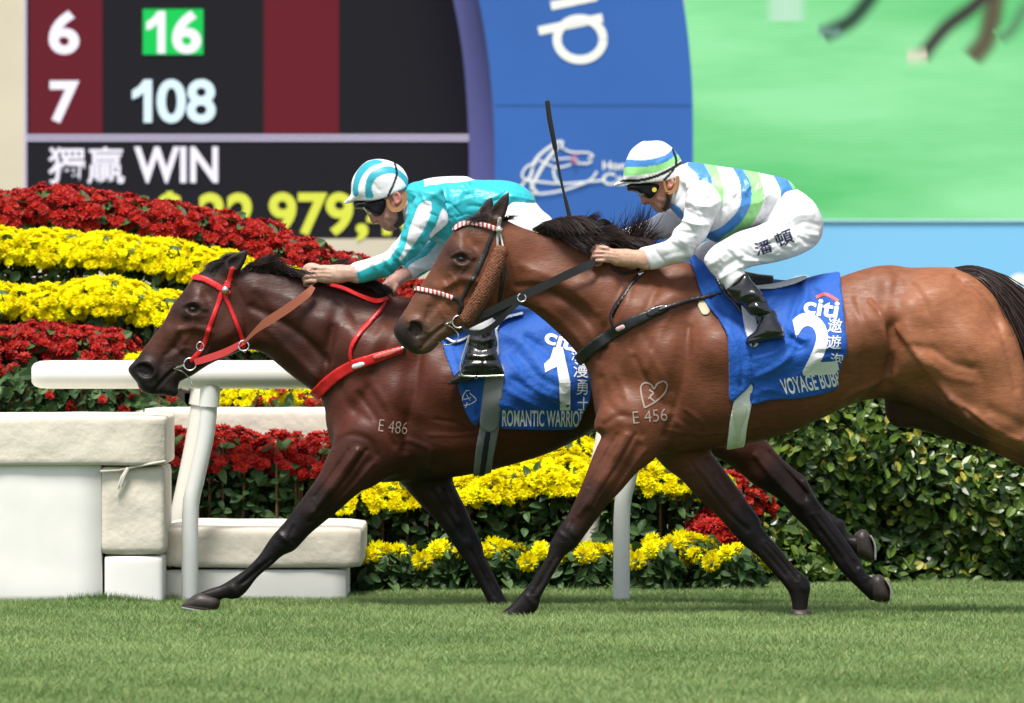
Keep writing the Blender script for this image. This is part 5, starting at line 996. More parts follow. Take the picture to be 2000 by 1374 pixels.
for s_ in (-1, 1):
    f = Fig(36.0); f.chain([(977,494,15,.100*s_),(968,520,16.5,.108*s_),(952,556,17,.110*s_),(934,590,17,.104*s_),(914,622,16,.085*s_)], k=.01, n=4)
    gg = Grid(f, (885, 465, 1005, 650), min(.05*s_, .17*s_), max(.05*s_, .17*s_), .0045); Fd = f.eval(gg)+np.float32(.0032)*np.sin(gg.x*390+2)[:, None, None]*np.sin(gg.z*430)[None, None, :]
    v, q = nets(Fd.astype(np.float32), gg, 36.0); fig_mesh('sheepskin_roll', v, q, m_sheep, br2)
    Yb = .060*s_
    ring('bit_ring', 896, 629, 12, 36+Yb, br2); MB().tube([at(886, 628, 36+Yb), at(872, 632, 36+Yb*.8), at(868, 634, 36)], [.008, .006, .005], 8).build('bit_mouthpiece', m_metal, br2, smooth=True)
    MB().tube([at(a, b, 36+Yb*1.1) for a, b in spline([(868,633),(885,642),(894,652),(894,664),(884,672),(868,674),(856,668)], 5)], .0026, 6).build('bit_loop', m_metal, br2, smooth=True)
free('rein', [(905,632,-.07),(950,612,-.12),(1010,583,-.145),(1060,560,-.15),(1110,536,-.15),(1150,518,-.14),(1165,510,-.11)], [12,14,16,16,17,16,12], m_strapb, br2, 36, .006); free('rein', [(905,640,.07),(1010,590,.145),(1110,540,.15),(1130,480,.11)], 14, m_strapb, br2, 36, .006)
free('lower_strap', [(900,636,-.065),(925,652,-.09),(960,640,-.12),(990,612,-.14),(1018,588,-.145)], [6,9,12,10,8], m_strapb, br2, 36); ring('rein_ring', 1019, 582, 8, 36-.152, br2)
free('rein_loop', [(1178,512,-.09),(1168,478,-.06),(1166,452,-.03),(1176,434,.02),(1196,446,.05),(1215,478,.07)], [6,10,13,14,12,8], m_strapb, br2, 36)
# brand marks clipped into the coat
put('E 486', (740,822,796,846), .12, H1.bvh, H1.root, m_mark, bold=-.012, name='brand_mark'); put('E 456', (1236,801,1303,825), -.10, H2.bvh, H2.root, m_mark, bold=-.008, name='brand_mark')
P, F = stroke_px([([(1259,797),(1253,772),(1252,755),(1260,748),(1272,752),(1277,760),(1284,750),(1296,745),(1303,752),(1298,768),(1280,785),(1259,797)], 3.2), ([(1268,762),(1276,768),(1270,776),(1278,784)], 3), ([(1273,770),(1266,780)], 2.5)], 3); drape('brand_mark', P, F, H2.bvh, m_mark, H2.root, zmax=8.5)
# ------------------------------------------------------------------ jockeys
m_skin = mat('skin', (.5, .27, .19), .55, spec=.28, attr=True, noise=(45, .84, 1.1), bump=(80, .0012)); m_silk = mat('racing_silk', (.8, .8, .8), .36, spec=.4, attr=True, bump=(9, .012), stretch=(1.6, 1, .7)); m_breech = mat('white_breeches', (.80, .79, .82), .55, spec=.25, attr=True, bump=(20, .005))
m_boot = mat('boot_leather', (.008, .008, .009), .12, spec=.6, coat=.6, bump=(12, .008)); m_helm = mat('cap_cover', (.8, .8, .8), .4, spec=.4, attr=True, bump=(26, .003)); m_lens = mat('goggle_lens', (.008, .008, .01), .38, spec=.2); m_tanstrap = mat('tan_chin_strap', (.42, .20, .08), .5); m_dark = mat('dark_rubber', (.012, .012, .013), .6)
m_ink = mat('navy_print', (.02, .016, .07), .6)
class Rider:
    def __init__(s, Y): s.Y = Y; s.p = {}
    def r(s, name, *a, **k): f = Fig(s.Y); f.relief(*a, **k); s.p.setdefault(name, []).extend(f.prims)
    def c(s, name, *a, **k): f = Fig(s.Y); f.chain(*a, **k); s.p.setdefault(name, []).extend(f.prims)
def paint(base, rules):
    """rules: (colour, polygon in photo px) painted in order"""
    def f(V):
        px, py = to_px(V); C = np.repeat(np.array([base], float), len(V), 0)
        for c, P in rules:
            m = (line_dist(spline(np.array(P[1], float), 5), px, py) < P[0]/2) if isinstance(P, tuple) else in_poly(P, px, py, 5)
            C[m] = c
        return C
    return f
def fist(J, kn, wrist, back, lat, s=1.0, r=4.5):
    """hand closed on the reins: kn = four knuckles (px,py) index..little, wrist and forearm points; fingers bend round the rein away from the camera"""
    cx = sum(k[0] for k in kn)/4; cy = sum(k[1] for k in kn)/4
    J.c('hand', [(back[0], back[1], 15.5*s, lat*1.1, .85), (wrist[0], wrist[1], 13*s, lat, .8), ((wrist[0]*.45+cx*.55)+4, wrist[1]*.45+cy*.55, 15*s, lat, .62), (cx+11, cy, 14.5*s, lat, .55)], k=.010)
    for q, (x, y) in enumerate(kn):
        L = (1.0, 1.1, 1.02, .82)[q]*s; dy = (-1.5, 0, 1, 2)[q]
        J.c('hand', [(x+12, y+1-dy*.3, 4.6*s, lat-.010), (x, y, r*s, lat-.006), (x-7*L, y+3, r*.96*s, lat+.012), (x-7*L, y+8, r*.9*s, lat+.030), (x+2, y+9, r*.85*s, lat+.038), (x+8, y+6, r*.8*s, lat+.030)], k=.0025, n=4)
    J.c('hand', [(wrist[0]-8*s, wrist[1]-9*s, 6.5*s, lat+.012), (cx+4, cy-15*s, 6.2*s, lat+.022), (cx-6, cy-13*s, 5.4*s, lat+.030), (cx-11*s, cy-6*s, 4.8*s, lat+.036)], k=.006)
def rider(J, label, box, clothed, skin_cols, lines, h=.0042):
    root = empty('person', at((box[0]+box[2])/2, box[3], J.Y), label, 'jockey'); J.root = root
    f = Fig(J.Y)
    for n in clothed:
        for p in J.p[n]: q = dict(p); q['off'] = .013; f.prims.append(q)
    for n in ('face', 'hand', 'forearm'): f.prims += J.p[n]
    g = Grid(f, box, -.42, .42, h); V, F = nets(f.eval(g), g, J.Y); V = smooth_mesh(V, F, 1); V = emboss(V, F, lines); px, py = to_px(V)
    fig_mesh('body', V, F, m_skin, root, idw(skin_cols, px, py, soft=5))
def creases(box, n, ang, seed, amp=.0032, L=34):
    """thin wind ripples: short curved ridges scattered over a garment"""
    rs = np.random.default_rng(seed); out = []
    for _ in range(n):
        x = box[0]+rs.random()*(box[2]-box[0]); y = box[1]+rs.random()*(box[3]-box[1]); t = ang+rs.normal(0, .45); l = L*(.5+rs.random())/2; k = rs.normal(0, 5)
        out.append(([(x-l*math.cos(t), y-l*math.sin(t)), (x-k*math.sin(t), y+k*math.cos(t)), (x+l*math.cos(t), y+l*math.sin(t))], amp*rs.choice([-1, 1])*(.5+rs.random()), 2.6+2*rs.random()))
    return out
def wear(J, name, parts, box, m, col=None, strokes=(), ylo=-.42, yhi=.42, h=.0042, sm=2, rc=None, parent=None, cut=None):
    f = Fig(J.Y)
    for n in parts: f.prims += J.p[n]
    g = Grid(f, box, ylo, yhi, h); Fd = f.eval(g)
    if cut is not None: Fd = np.maximum(Fd, reg_poly(f, cut)(g)[:, None, :])
    V, F = nets(Fd, g, J.Y); V = smooth_mesh(V, F, sm)
    if rc: strokes = list(strokes)+creases(*rc)
    if strokes: V = emboss(V, F, strokes)
    o = fig_mesh(name, V, F, m, parent or J.root, col(V) if col else None)
    return o, bvh_of(V, F)
W_ = (.80, .79, .83)
# ---- rider of the front horse: white silks with blue and green hoops
A = Rider(36.0)
A.r('torso', [(1326,338),(1346,319),(1372,320),(1398,324),(1453,332),(1512,344),(1537,351),(1553,366),(1556,384),(1544,408),(1522,424),(1500,434),(1484,440),(1440,452),(1404,474),(1378,464),(1344,440),(1318,416),(1309,380),(1314,350)],
    [(1330,370,.09),(1350,360,.15),(1380,380,.185),(1420,400,.18),(1480,390,.155),(1530,385,.145)], [(1330,370,.09),(1390,390,.14),(1450,390,.13),(1530,385,.10)], 0, k=.03)
A.r('neck', [(1312,352),(1322,332),(1345,322),(1352,345),(1345,385),(1325,408),(1312,408),(1308,385)], .085, .08, 0, k=.03)
A.r('sleeve', [(1342,372),(1356,358),(1372,353),(1386,358),(1398,370),(1408,386),(1408,404),(1398,424),(1388,446),(1378,466),(1360,486),(1344,509),(1312,518),(1264,526),(1248,488),(1274,479),(1308,467),(1316,449),(1332,433),(1336,412),(1338,392)],
    [(1375,385,.075),(1355,430,.066),(1340,470,.062),(1300,495,.054),(1260,508,.046)], [(1375,385,.09),(1355,430,.085),(1340,475,.08),(1300,497,.055),(1256,508,.045)], [(1378,375,-.185),(1350,450,-.20),(1330,490,-.18),(1258,506,-.11)], k=.03)
A.r('far_sleeve', [(1330,400),(1350,430),(1320,462),(1270,470),(1200,486),(1166,490),(1160,462),(1210,450),(1250,436),(1285,418),(1300,402)], .055, .06, [(1330,420,.19),(1270,450,.18),(1170,475,.10)], k=.03)
A.r('hip', [(1505,352),(1552,368),(1575,382),(1592,400),(1604,422),(1608,440),(1604,464),(1588,484),(1556,498),(1520,498),(1500,470),(1480,430)], [(1520,420,.15),(1570,430,.165),(1590,460,.12)], [(1530,420,.12),(1580,440,.12)], 0, k=.05)
A.r('near_leg', [(1540,380),(1580,388),(1598,410),(1606,440),(1600,470),(1585,486),(1558,500),(1518,512),(1470,521),(1452,529),(1459,538),(1462,560),(1424,574),(1410,552),(1396,541),(1383,526),(1374,510),(1379,497),(1392,482),(1410,471),(1441,454),(1484,440),(1520,418)],
    [(1570,440,.085),(1500,475,.082),(1430,490,.068),(1400,505,.062),(1420,535,.054),(1440,560,.050)], [(1570,440,.11),(1500,470,.085),(1420,500,.075),(1430,545,.055)], [(1575,430,-.09),(1500,475,-.18),(1410,500,-.255),(1440,560,-.275)], k=.04)
A.r('far_leg', [(1520,400),(1590,420),(1585,470),(1540,490),(1450,505),(1420,516),(1424,540),(1440,566),(1395,575),(1375,545),(1350,515),(1342,498),(1352,486),(1392,466),(1440,446)], [(1560,440,.08),(1450,480,.07),(1380,500,.06),(1410,550,.05)], .085, [(1560,440,.09),(1480,475,.18),(1380,500,.25),(1410,555,.275)], k=.04)
A.r('boot', [(1418,563),(1436,548),(1457,534),(1467,547),(1484,567),(1496,586),(1504,602),(1515,609),(1520,626),(1529,640),(1533,656),(1531,662),(1503,665),(1470,672),(1455,669),(1461,657),(1474,647),(1480,633),(1485,621),(1468,618),(1451,599),(1435,588)],
    [(1440,560,.054),(1470,590,.050),(1495,620,.046),(1515,645,.046),(1480,660,.042)], [(1440,565,.06),(1475,590,.055),(1500,625,.05),(1500,655,.03)], [(1440,560,-.277),(1490,610,-.290),(1500,655,-.300)], k=.01, sub=4, sm=4)
A.r('far_boot', [(1385,560),(1420,545),(1440,560),(1462,590),(1480,615),(1500,640),(1498,665),(1450,670),(1440,650),(1430,620),(1405,590)], .05, .05, .29, k=.01)
A.r('face', [(1240,352),(1241,368),(1246,379),(1251,388),(1252.5,396),(1255,400),(1261,400.5),(1267,399),(1269.5,401),(1272,403.5),(1275,404.5),(1276,409),(1281,414),(1291,416),(1303,411),(1318,402),(1332,385),(1334,355),(1316,322),(1280,308),(1248,322)],
    [(1246,385,.022),(1255,396,.016),(1262,390,.032),(1270,398,.034),(1280,409,.034),(1295,405,.052),(1285,385,.060),(1300,370,.072),(1320,370,.066),(1290,330,.078)], [(1255,392,.03),(1275,400,.04),(1295,395,.06),(1300,340,.09)], 0, k=.015, sm=3)
for s_ in (-1, 1):
    A.c('face', [(1268,402.2,1.5,.022*s_), (1276,400.5,1.6,.034*s_), (1281,400,1.2,.040*s_)], k=.006, op='sub'); A.c('face', [(1307,350,7,.072*s_,.5), (1311,358,7.5,.074*s_,.5), (1308,366,5,.072*s_,.5)], k=.006); A.c('face', [(1308,353,3.2,.078*s_,.6), (1310,360,3,.078*s_,.6)], k=.005, op='sub')
A.r('forearm', [(1270,490),(1235,489),(1212,489),(1200,490),(1200,516),(1215,519),(1240,522),(1268,527)], .036, .04, [(1260,508,-.12),(1210,502,-.11)], k=.02)
fist(A, [(1174,484),(1168,492),(1165,500.5),(1166,508.5)], (1200,502), (1222,504), -.105)
A.c('forearm', [(1185,474,14,.10), (1160,474,13,.09)], k=.02); A.c('hand', [(1160,474,14,.09,.8), (1140,470,15,.085,.7)], k=.012)
for q in range(4): A.c('hand', [(1140,461+q*6,5,.085), (1128,460+q*6,5.2,.08), (1120,463+q*6,5,.06), (1128,466+q*6,4.6,.045)], k=.004)
A.c('hand', [(1150,458,6,.07), (1134,452,5.5,.06), (1124,455,5,.05)], k=.006)
A.r('helmet', [(1217,344),(1219,326),(1224,310),(1233,293),(1247,281),(1256,276),(1264,276),(1292,276),(1312,288),(1325,303),(1333,320),(1336,345),(1330,368),(1308,384),(1275,388),(1246,378),(1226,361),(1208,363),(1199,365),(1198,362),(1205,356),(1215,352)],
    [(1200,362,.045),(1215,355,.07),(1230,340,.088),(1275,320,.096),(1320,325,.085)], [(1202,361,.012),(1218,352,.05),(1250,335,.09),(1280,320,.105)], 0, k=.01, sm=4)
A.r('goggles', [(1224,362),(1250,357),(1285,357),(1293,360),(1288,371),(1279,384),(1268,389.5),(1256,384),(1246,378.5),(1234,374),(1226,374)], [(1230,368,.058),(1250,372,.058),(1265,378,.066),(1285,368,.079)], .016, 0, k=.01, sm=2)
rider(A, 'jockey in white silks with blue and green hoops riding the front horse', (1095, 262, 1625, 690), ['torso', 'neck', 'sleeve', 'far_sleeve', 'hip', 'near_leg', 'far_leg', 'boot', 'far_boot'],
      [(1260,395,(.46,.20,.15)), (1255,398,(.48,.17,.13)), (1290,400,(.42,.20,.15)), (1280,412,(.40,.20,.15)), (1310,360,(.50,.22,.15)), (1300,390,(.42,.19,.13)), (1175,495,(.60,.36,.27)), (1165,500,(.58,.30,.23)), (1230,505,(.58,.35,.25)), (1205,515,(.5,.3,.2))], [([(1264,396),(1271,397),(1278,401),(1282,407)], -.0030, 1.8), ([(1275,394),(1284,399),(1288,405)], .0030, 3), ([(1280,388),(1292,391),(1302,394)], .0025, 4), ([(1290,397),(1297,404),(1300,410)], -.0022, 3), ([(1275,410),(1282,408)], -.002, 2), ([(1252,393),(1259,395)], .0018, 2), ([(1180,488),(1164,490)], -.004, 1.6), ([(1178,496),(1160,498)], -.004, 1.6), ([(1176,504),(1160,506)], -.004, 1.6), ([(1205,490),(1188,487),(1178,485)], .002, 2), ([(1206,497),(1190,494),(1176,493)], .0022, 2), ([(1206,503),(1190,501),(1176,501)], .002, 2), ([(1222,494),(1240,495)], .002, 3), ([(1214,486),(1214,518)], -.002, 2.5)])
bl, gr = srgb(72, 148, 214), srgb(150, 222, 128)
bl = (.07, .25, .62); gr = (.30, .70, .25)
hoops = [(bl, [(1342,321),(1356,315),(1374,318),(1388,345),(1392,368),(1380,366),(1368,355),(1360,340)]), (gr, [(1374,316),(1396,322),(1408,350),(1414,378),(1410,402),(1398,410),(1392,368),(1388,345)]),
         (bl, [(1429,322),(1452,330),(1464,355),(1468,380),(1464,405),(1444,438),(1400,476),(1376,462),(1408,444),(1430,425),(1445,402),(1448,375),(1443,350)]), (gr, [(1452,330),(1478,334),(1490,365),(1492,388),(1480,420),(1464,442),(1440,458),(1404,480),(1400,474),(1444,438),(1464,405),(1468,380),(1464,355)]),
         (bl, [(1511,340),(1537,347),(1549,372),(1548,395),(1538,410),(1514,428),(1496,440),(1508,425),(1522,405),(1526,385),(1522,365)]), (gr, [(1537,347),(1560,360),(1560,384),(1548,396),(1549,372)]), (bl, [(1308,398),(1322,402),(1336,420),(1334,440),(1322,430)])]
wear(A, 'jersey', ['torso', 'neck'], (1295, 300, 1575, 490), m_silk, paint(W_, hoops), rc=((1330, 330, 1540, 450), 40, 1.9, 1), strokes=[([(1325,345),(1345,365),(1350,395)], .006, 6), ([(1318,400),(1335,380),(1345,350)], -.005, 5), ([(1410,430),(1450,405),(1480,395)], .007, 8), ([(1400,450),(1440,430)], -.006, 7), ([(1490,440),(1520,405),(1528,370)], .006, 6), ([(1500,425),(1535,395)], -.006, 5), ([(1410,380),(1440,390)], -.005, 7), ([(1425,345),(1445,380)], .004, 7), ([(1470,410),(1500,380)], .005, 6)])
wear(A, 'sleeve', ['sleeve'], (1235, 340, 1420, 540), m_silk, paint(W_, []), yhi=0, rc=((1260, 380, 1400, 515), 30, .4, 2), strokes=[([(1345,395),(1375,405),(1405,395)], .007, 6), ([(1338,412),(1370,425),(1395,418)], -.007, 5), ([(1335,432),(1365,440),(1388,436)], .008, 6), ([(1320,452),(1350,456),(1376,450)], -.007, 5), ([(1310,470),(1335,475),(1350,500)], .009, 7), ([(1325,462),(1355,480)], .007, 6), ([(1335,490),(1300,500)], -.004, 7), ([(1253,490),(1259,508),(1268,524)], -.006, 4), ([(1360,365),(1395,385)], .005, 8), ([(1390,380),(1400,410)], .008, 5)])
wear(A, 'sleeve', ['far_sleeve'], (1150, 390, 1360, 500), m_silk, paint(W_, []), ylo=0)
crease = [([(1560,470),(1530,455),(1500,470)], .005, 4), ([(1555,482),(1525,470),(1495,482)], -.005, 4), ([(1595,460),(1570,455)], .006, 5), ([(1590,478),(1560,465)], -.006, 5), ([(1520,498),(1480,492),(1455,470)], .005, 4), ([(1510,506),(1470,502),(1440,485)], -.005, 4), ([(1480,510),(1450,508),(1430,490)], .005, 4), ([(1385,520),(1410,500),(1425,480)], .006, 6), ([(1400,535),(1425,515),(1445,505)], -.006, 5), ([(1450,530),(1440,515),(1445,500)], .006, 5), ([(1402,548),(1430,530),(1450,520)], .006, 4), ([(1585,420),(1560,420),(1530,440)], .005, 6), ([(1600,440),(1570,435),(1545,450)], -.004, 5)]
_, bb = wear(A, 'breeches', ['hip', 'near_leg', 'far_leg'], (1330, 345, 1625, 590), m_breech, paint(W_, []), strokes=crease, rc=((1390, 440, 1600, 530), 26, .5, 5, .0026), cut=[(1330,340),(1630,340),(1630,520),(1459,533),(1420,564),(1400,585),(1330,580)])
A.bvh_b = bb
put('潘', (1474,470,1508,497), -.30, bb, A.root, m_ink, bold=.01, step=6, name='printed_name'); put('頓', (1514,450,1549,480), -.36, bb, A.root, m_ink, bold=.01, step=6, name='printed_name')
wear(A, 'boot', ['boot'], (1405, 525, 1545, 685), m_boot, yhi=0, h=.0045, strokes=[([(1440,590),(1460,575),(1485,575)], .006, 5), ([(1452,600),(1475,590),(1495,595)], -.006, 5), ([(1480,600),(1500,610)], .007, 5), ([(1488,618),(1505,612),(1515,615)], -.006, 3), ([(1470,560),(1480,580)], .004, 5), ([(1458,663),(1500,656),(1530,652)], -.004, 2.5)])
wear(A, 'boot', ['far_boot'], (1375, 535, 1510, 680), m_boot, ylo=0)
wear(A, 'helmet', ['helmet'], cut=[(1217,344),(1219,326),(1224,310),(1233,293),(1247,281),(1256,276),(1264,276),(1292,276),(1312,288),(1325,303),(1333,320),(1332,334),(1326,346),(1304,353),(1272,357),(1242,359),(1223,359),(1208,363),(1199,365),(1198,362),(1205,356),(1215,352)], box=(1190, 265, 1345, 375), m=m_helm, col=paint((.82, .81, .80), [(bl, [(1214,314),(1260,313),(1298,304),(1318,290),(1324,302),(1300,317),(1262,326),(1214,329)]), (gr, [(1214,329),(1262,326),(1300,317),(1324,302),(1330,312),(1296,332),(1262,341),(1212,342)]), ((.012,.012,.014), (6, [(1212,353),(1255,352),(1295,339),(1338,314)])), ((.012,.012,.014), (4.5, [(1314,292),(1321,316),(1312,336),(1297,352)]))]), h=.0042, strokes=[([(1262,314),(1262,340)], -.003, 3), ([(1285,320),(1300,310)], .003, 4), ([(1210,359),(1250,357)], .003, 4)])
wear(A, 'goggles', ['goggles'], (1215, 350, 1300, 396), m_lens, h=.004)
def disc(px, py, r, Y, m, par, name):
    mb = MB(); c = at(px, py, Y); k = 20; R_ = r*Y/FO
    mb.prism([(c.x+R_*math.cos(6.283*i/k), c.z+R_*math.sin(6.283*i/k)) for i in range(k)], Y-.003, Y+.003); return mb.build(name, m, par)
disc(1278, 371, 4.6, 36-.088, mat('yellow_badge', (.62, .5, .06), .5), A.root, 'goggle_badge')
MB().tube([at(a, b, 36-.060) for a, b in spline([(1243,374),(1252,381),(1258,379)], 4)], .002, 6).build('goggle_rim', m_metal, A.root, smooth=True)
free('chin_strap', [(1297,354,-.086),(1300,368,-.082),(1305,376,-.080),(1314,374,-.082),(1321,362,-.084),(1324,344,-.088)], [4,5,7,8,7,6], m_tanstrap, A.root, 36, .006)
free('chin_strap', [(1303,376,-.079),(1305,392,-.070),(1302,404,-.060),(1296,412,-.050)], [6,8,9,9], m_strapb, A.root, 36, .01)
# ---- rider of the far horse: turquoise silks with white
B = Rider(37.11)
B.r('torso', [(788,392),(795,366),(806,360),(828,351),(856,346),(911,345),(926,351),(988,353),(1020,363),(1042,383),(1046,396),(1032,414),(1000,430),(945,456),(892,478),(848,474),(812,452),(788,425)],
    [(800,390,.09),(830,390,.16),(870,400,.185),(940,400,.165),(1020,395,.145)], [(800,390,.09),(870,400,.14),(940,400,.125),(1030,395,.09)], 0, k=.03)
B.r('neck', [(785,392),(795,368),(812,360),(815,390),(800,430),(784,424)], .08, .07, 0, k=.03)
B.r('sleeve', [(812,385),(824,368),(845,361),(862,366),(868,380),(870,402),(876,432),(862,448),(845,462),(816,500),(783,521),(765,537),(740,545),(695,552.5),(683,519),(720,505),(752,493),(766,478),(780,462),(790,436),(800,408)],
    [(845,390,.075),(830,440,.066),(795,490,.062),(740,522,.052),(690,536,.046)], [(845,400,.09),(830,440,.085),(795,490,.07),(735,522,.055),(690,536,.045)], [(845,375,-.185),(825,450,-.20),(780,505,-.17),(690,535,-.10)], k=.03)
B.r('far_sleeve', [(870,440),(900,470),(880,495),(850,522),(801,548),(786,524),(812,500),(840,470)], [(880,470,.06),(800,535,.048)], .055, [(880,455,.19),(795,535,.09)], k=.03)
B.r('hip', [(985,360),(1042,392),(1060,412),(1075,424),(1084,440),(1082,462),(1064,484),(1030,498),(990,495),(965,470),(965,430)], [(1000,430,.15),(1060,450,.15)], .12, 0, k=.05)
B.r('near_leg', [(1000,400),(1050,410),(1080,440),(1078,470),(1050,500),(990,530),(950,560),(945,575),(960,600),(964,640),(968,675),(916,680),(918,650),(905,610),(885,580),(880,560),(892,540),(920,510),(960,470)], [(1040,450,.085),(960,510,.08),(905,565,.064),(935,620,.054),(942,660,.05)], [(1040,450,.11),(950,520,.085),(910,575,.07),(940,650,.055)], [(1040,440,-.09),(960,520,-.18),(905,570,-.25),(940,650,-.275)], k=.04)
B.r('far_leg', [(1000,400),(1050,410),(1078,450),(1050,495),(980,525),(930,555),(930,580),(945,640),(955,680),(905,680),(890,620),(865,580),(862,558),(890,525),(950,470)], .07, .09, [(1040,440,.09),(960,510,.18),(900,570,.25),(930,650,.28)], k=.04)
B.r('boot', [(921,640),(963,636),(968,655),(972,672),(970,686),(975,700),(982,720),(985,733),(960,735),(938,738),(905,747),(880,752),(873,750),(884,737),(898,722),(904,706),(909,690),(914,672)], [(942,660,.052),(942,690,.048),(945,715,.047),(895,740,.040)], [(942,665,.055),(942,700,.055),(945,720,.045),(890,742,.022)], [(940,650,-.275),(940,720,-.31),(885,742,-.31)], k=.01, sub=4, sm=4)
B.r('far_boot', [(905,640),(955,640),(962,690),(970,730),(880,745),(895,700)], .05, .05, .30, k=.01)
B.r('face', [(703,380),(706,398),(713,412),(720,422),(723,430),(726,436),(731,437.5),(736,435.5),(739,437.5),(742.5,440),(743,443),(747,446),(754,451),(764,452.5),(776,447),(790,436),(804,418),(806,385),(788,358),(750,342),(716,354)],
    [(716,420,.022),(726,432,.016),(734,428,.032),(741,436,.034),(754,446,.034),(768,440,.052),(756,422,.060),(770,405,.072),(792,405,.066),(760,365,.078)], [(726,428,.03),(745,436,.04),(766,430,.06),(770,375,.09)], 0, k=.015, sm=3)
for s_ in (-1, 1):
    B.c('face', [(738,440,1.5,.022*s_), (747,438.5,1.7,.034*s_), (752,438,1.2,.040*s_)], k=.006, op='sub'); B.c('face', [(772,380,8,.072*s_,.5), (777,388,8.5,.074*s_,.5), (775,396,5.5,.072*s_,.5)], k=.006); B.c('face', [(774,383,3.6,.079*s_,.6), (776,391,3.4,.079*s_,.6)], k=.005, op='sub')
B.r('forearm', [(705,520),(665,519),(640,519),(630,521),(632,549),(645,553),(680,550.5),(702,553)], .036, .04, [(700,536,-.10),(640,534,-.075)], k=.02)
fist(B, [(611,523),(605,531),(602,540),(603,549)], (640,537), (664,536), -.07, s=1.05)
B.c('forearm', [(800,532,14,.09), (775,545,13,.03)], k=.02); B.c('hand', [(775,545,13,.03,.8), (764,556,14,.0,.7)], k=.012)
for q in range(4): B.c('hand', [(760+q*1.5,552+q*5,5,-.005), (750+q*2.5,557+q*5.2,5.2,-.012), (745+q*4,566+q*4,5,-.004), (752+q*3,572+q*3,4.6,.012)], k=.004)
B.c('hand', [(772,560,6,-.01), (768,572,5.4,-.018), (764,580,4.8,-.012)], k=.006)
B.r('helmet', [(685,380),(686,360),(690,346),(698,333),(709,321),(720,314),(742,311),(765,316),(785,328),(796,346),(800,368),(796,392),(776,410),(745,416),(716,408),(696,395),(684,397),(673,399),(671,396),(678,389)],
    [(675,396,.045),(688,388,.07),(700,370,.088),(745,350,.096),(785,355,.085)], [(676,396,.012),(690,386,.05),(720,368,.09),(750,350,.105)], 0, k=.01, sm=4)
B.r('goggles', [(691,395),(725,391),(757,386),(756,400),(753,413),(743,423),(733,424),(725,419),(714,411),(705,409),(694,408)], [(697,402,.058),(720,406,.058),(738,412,.066),(754,400,.079)], .016, 0, k=.01, sm=2)
rider(B, 'jockey in turquoise and white silks riding the dark horse by the rail', (585, 300, 1100, 762), ['torso', 'neck', 'sleeve', 'far_sleeve', 'hip', 'near_leg', 'far_leg', 'boot', 'far_boot'],
      [(730,430,(.42,.20,.16)), (724,435,(.42,.17,.14)), (765,430,(.38,.19,.155)), (755,448,(.33,.17,.14)), (776,390,(.50,.21,.17)), (770,415,(.36,.17,.13)), (610,535,(.60,.36,.28)), (640,535,(.60,.38,.29)), (690,535,(.56,.34,.27)), (760,560,(.42,.22,.19)), (800,540,(.48,.28,.24))], [([(736,433),(743,434),(750,438),(754,445)], -.0032, 1.8), ([(747,431),(756,436),(761,443)], .0032, 3), ([(752,424),(765,427),(775,430)], .0026, 4), ([(763,434),(769,442),(772,448)], -.0024, 3), ([(747,447),(755,445)], -.002, 2), ([(725,431),(732,432)], .0018, 2), ([(617,527),(601,529)], -.004, 1.6), ([(614,535),(598,537)], -.004, 1.6), ([(614,543),(598,545)], -.004, 1.6), ([(645,525),(628,524),(614,524)], .002, 2), ([(645,532),(628,531),(612,532)], .0022, 2), ([(645,540),(628,539),(612,541)], .002, 2), ([(655,520),(655,552)], -.002, 2.5), ([(660,528),(685,529)], .002, 3)])
tq = (.030, .45, .52); Wb = (.82, .80, .84)
wear(B, 'jersey', ['torso', 'neck'], (770, 330, 1065, 500), m_silk, rc=((800, 360, 1030, 460), 44, .3, 3), col=paint(tq, [(Wb, [(829,358),(829,346),(856,340),(912,338),(928,350),(900,356),(868,358),(845,364),(832,372)]), ((.6,.6,.7), [(783,412),(789,392),(796,392),(792,432),(784,430)])]), strokes=[([(800,372),(820,385),(840,378)], .006, 6), ([(795,395),(815,400),(850,370)], -.006, 6), ([(800,420),(830,395)], .006, 6), ([(868,372),(872,400),(880,432)], .008, 7), ([(880,445),(925,428),(985,405)], -.008, 6), ([(890,455),(940,438),(1000,412)], .007, 7), ([(900,380),(960,375),(1020,385)], .004, 10), ([(1005,420),(1025,395)], .006, 6)])
ws = [(Wb, [(818,402),(828,394),(841,394),(842,412),(833,438),(814,470),(798,492),(782,511),(780,506),(790,486),(799,450),(812,415)]), (Wb, [(680,518),(722,503),(754,492),(768,474),(782,458),(779,474),(770,492),(756,508),(722,522),(683,536)]), (Wb, [(865,408),(880,432),(845,464),(838,462),(852,440)]), (Wb, [(745,548),(765,540),(785,523),(778,535),(760,548)])]
wear(B, 'sleeve', ['sleeve'], (670, 350, 888, 565), m_silk, paint(tq, ws), yhi=0, rc=((700, 380, 870, 545), 30, .8, 4), strokes=[([(815,400),(840,385),(862,372)], .006, 6), ([(822,376),(846,380),(866,396)], .007, 6), ([(785,470),(805,480),(825,478)], -.007, 5), ([(770,485),(788,500),(790,515)], .008, 6), ([(760,500),(770,515),(765,530)], -.008, 5), ([(750,505),(762,520),(758,536)], .007, 5), ([(690,525),(698,548)], -.006, 4), ([(835,430),(855,440)], .005, 6), ([(800,440),(825,450)], -.005, 6), ([(730,515),(742,532)], .004, 6)])
wear(B, 'sleeve', ['far_sleeve'], (775, 425, 915, 562), m_silk, paint(tq, [(Wb, [(796,524),(815,508),(832,500),(850,480),(858,468),(868,490),(850,520),(825,532),(804,545)])]), strokes=[([(800,520),(830,525)], .006, 5), ([(815,510),(850,512)], -.006, 4), ([(835,495),(865,490)], .006, 5)])
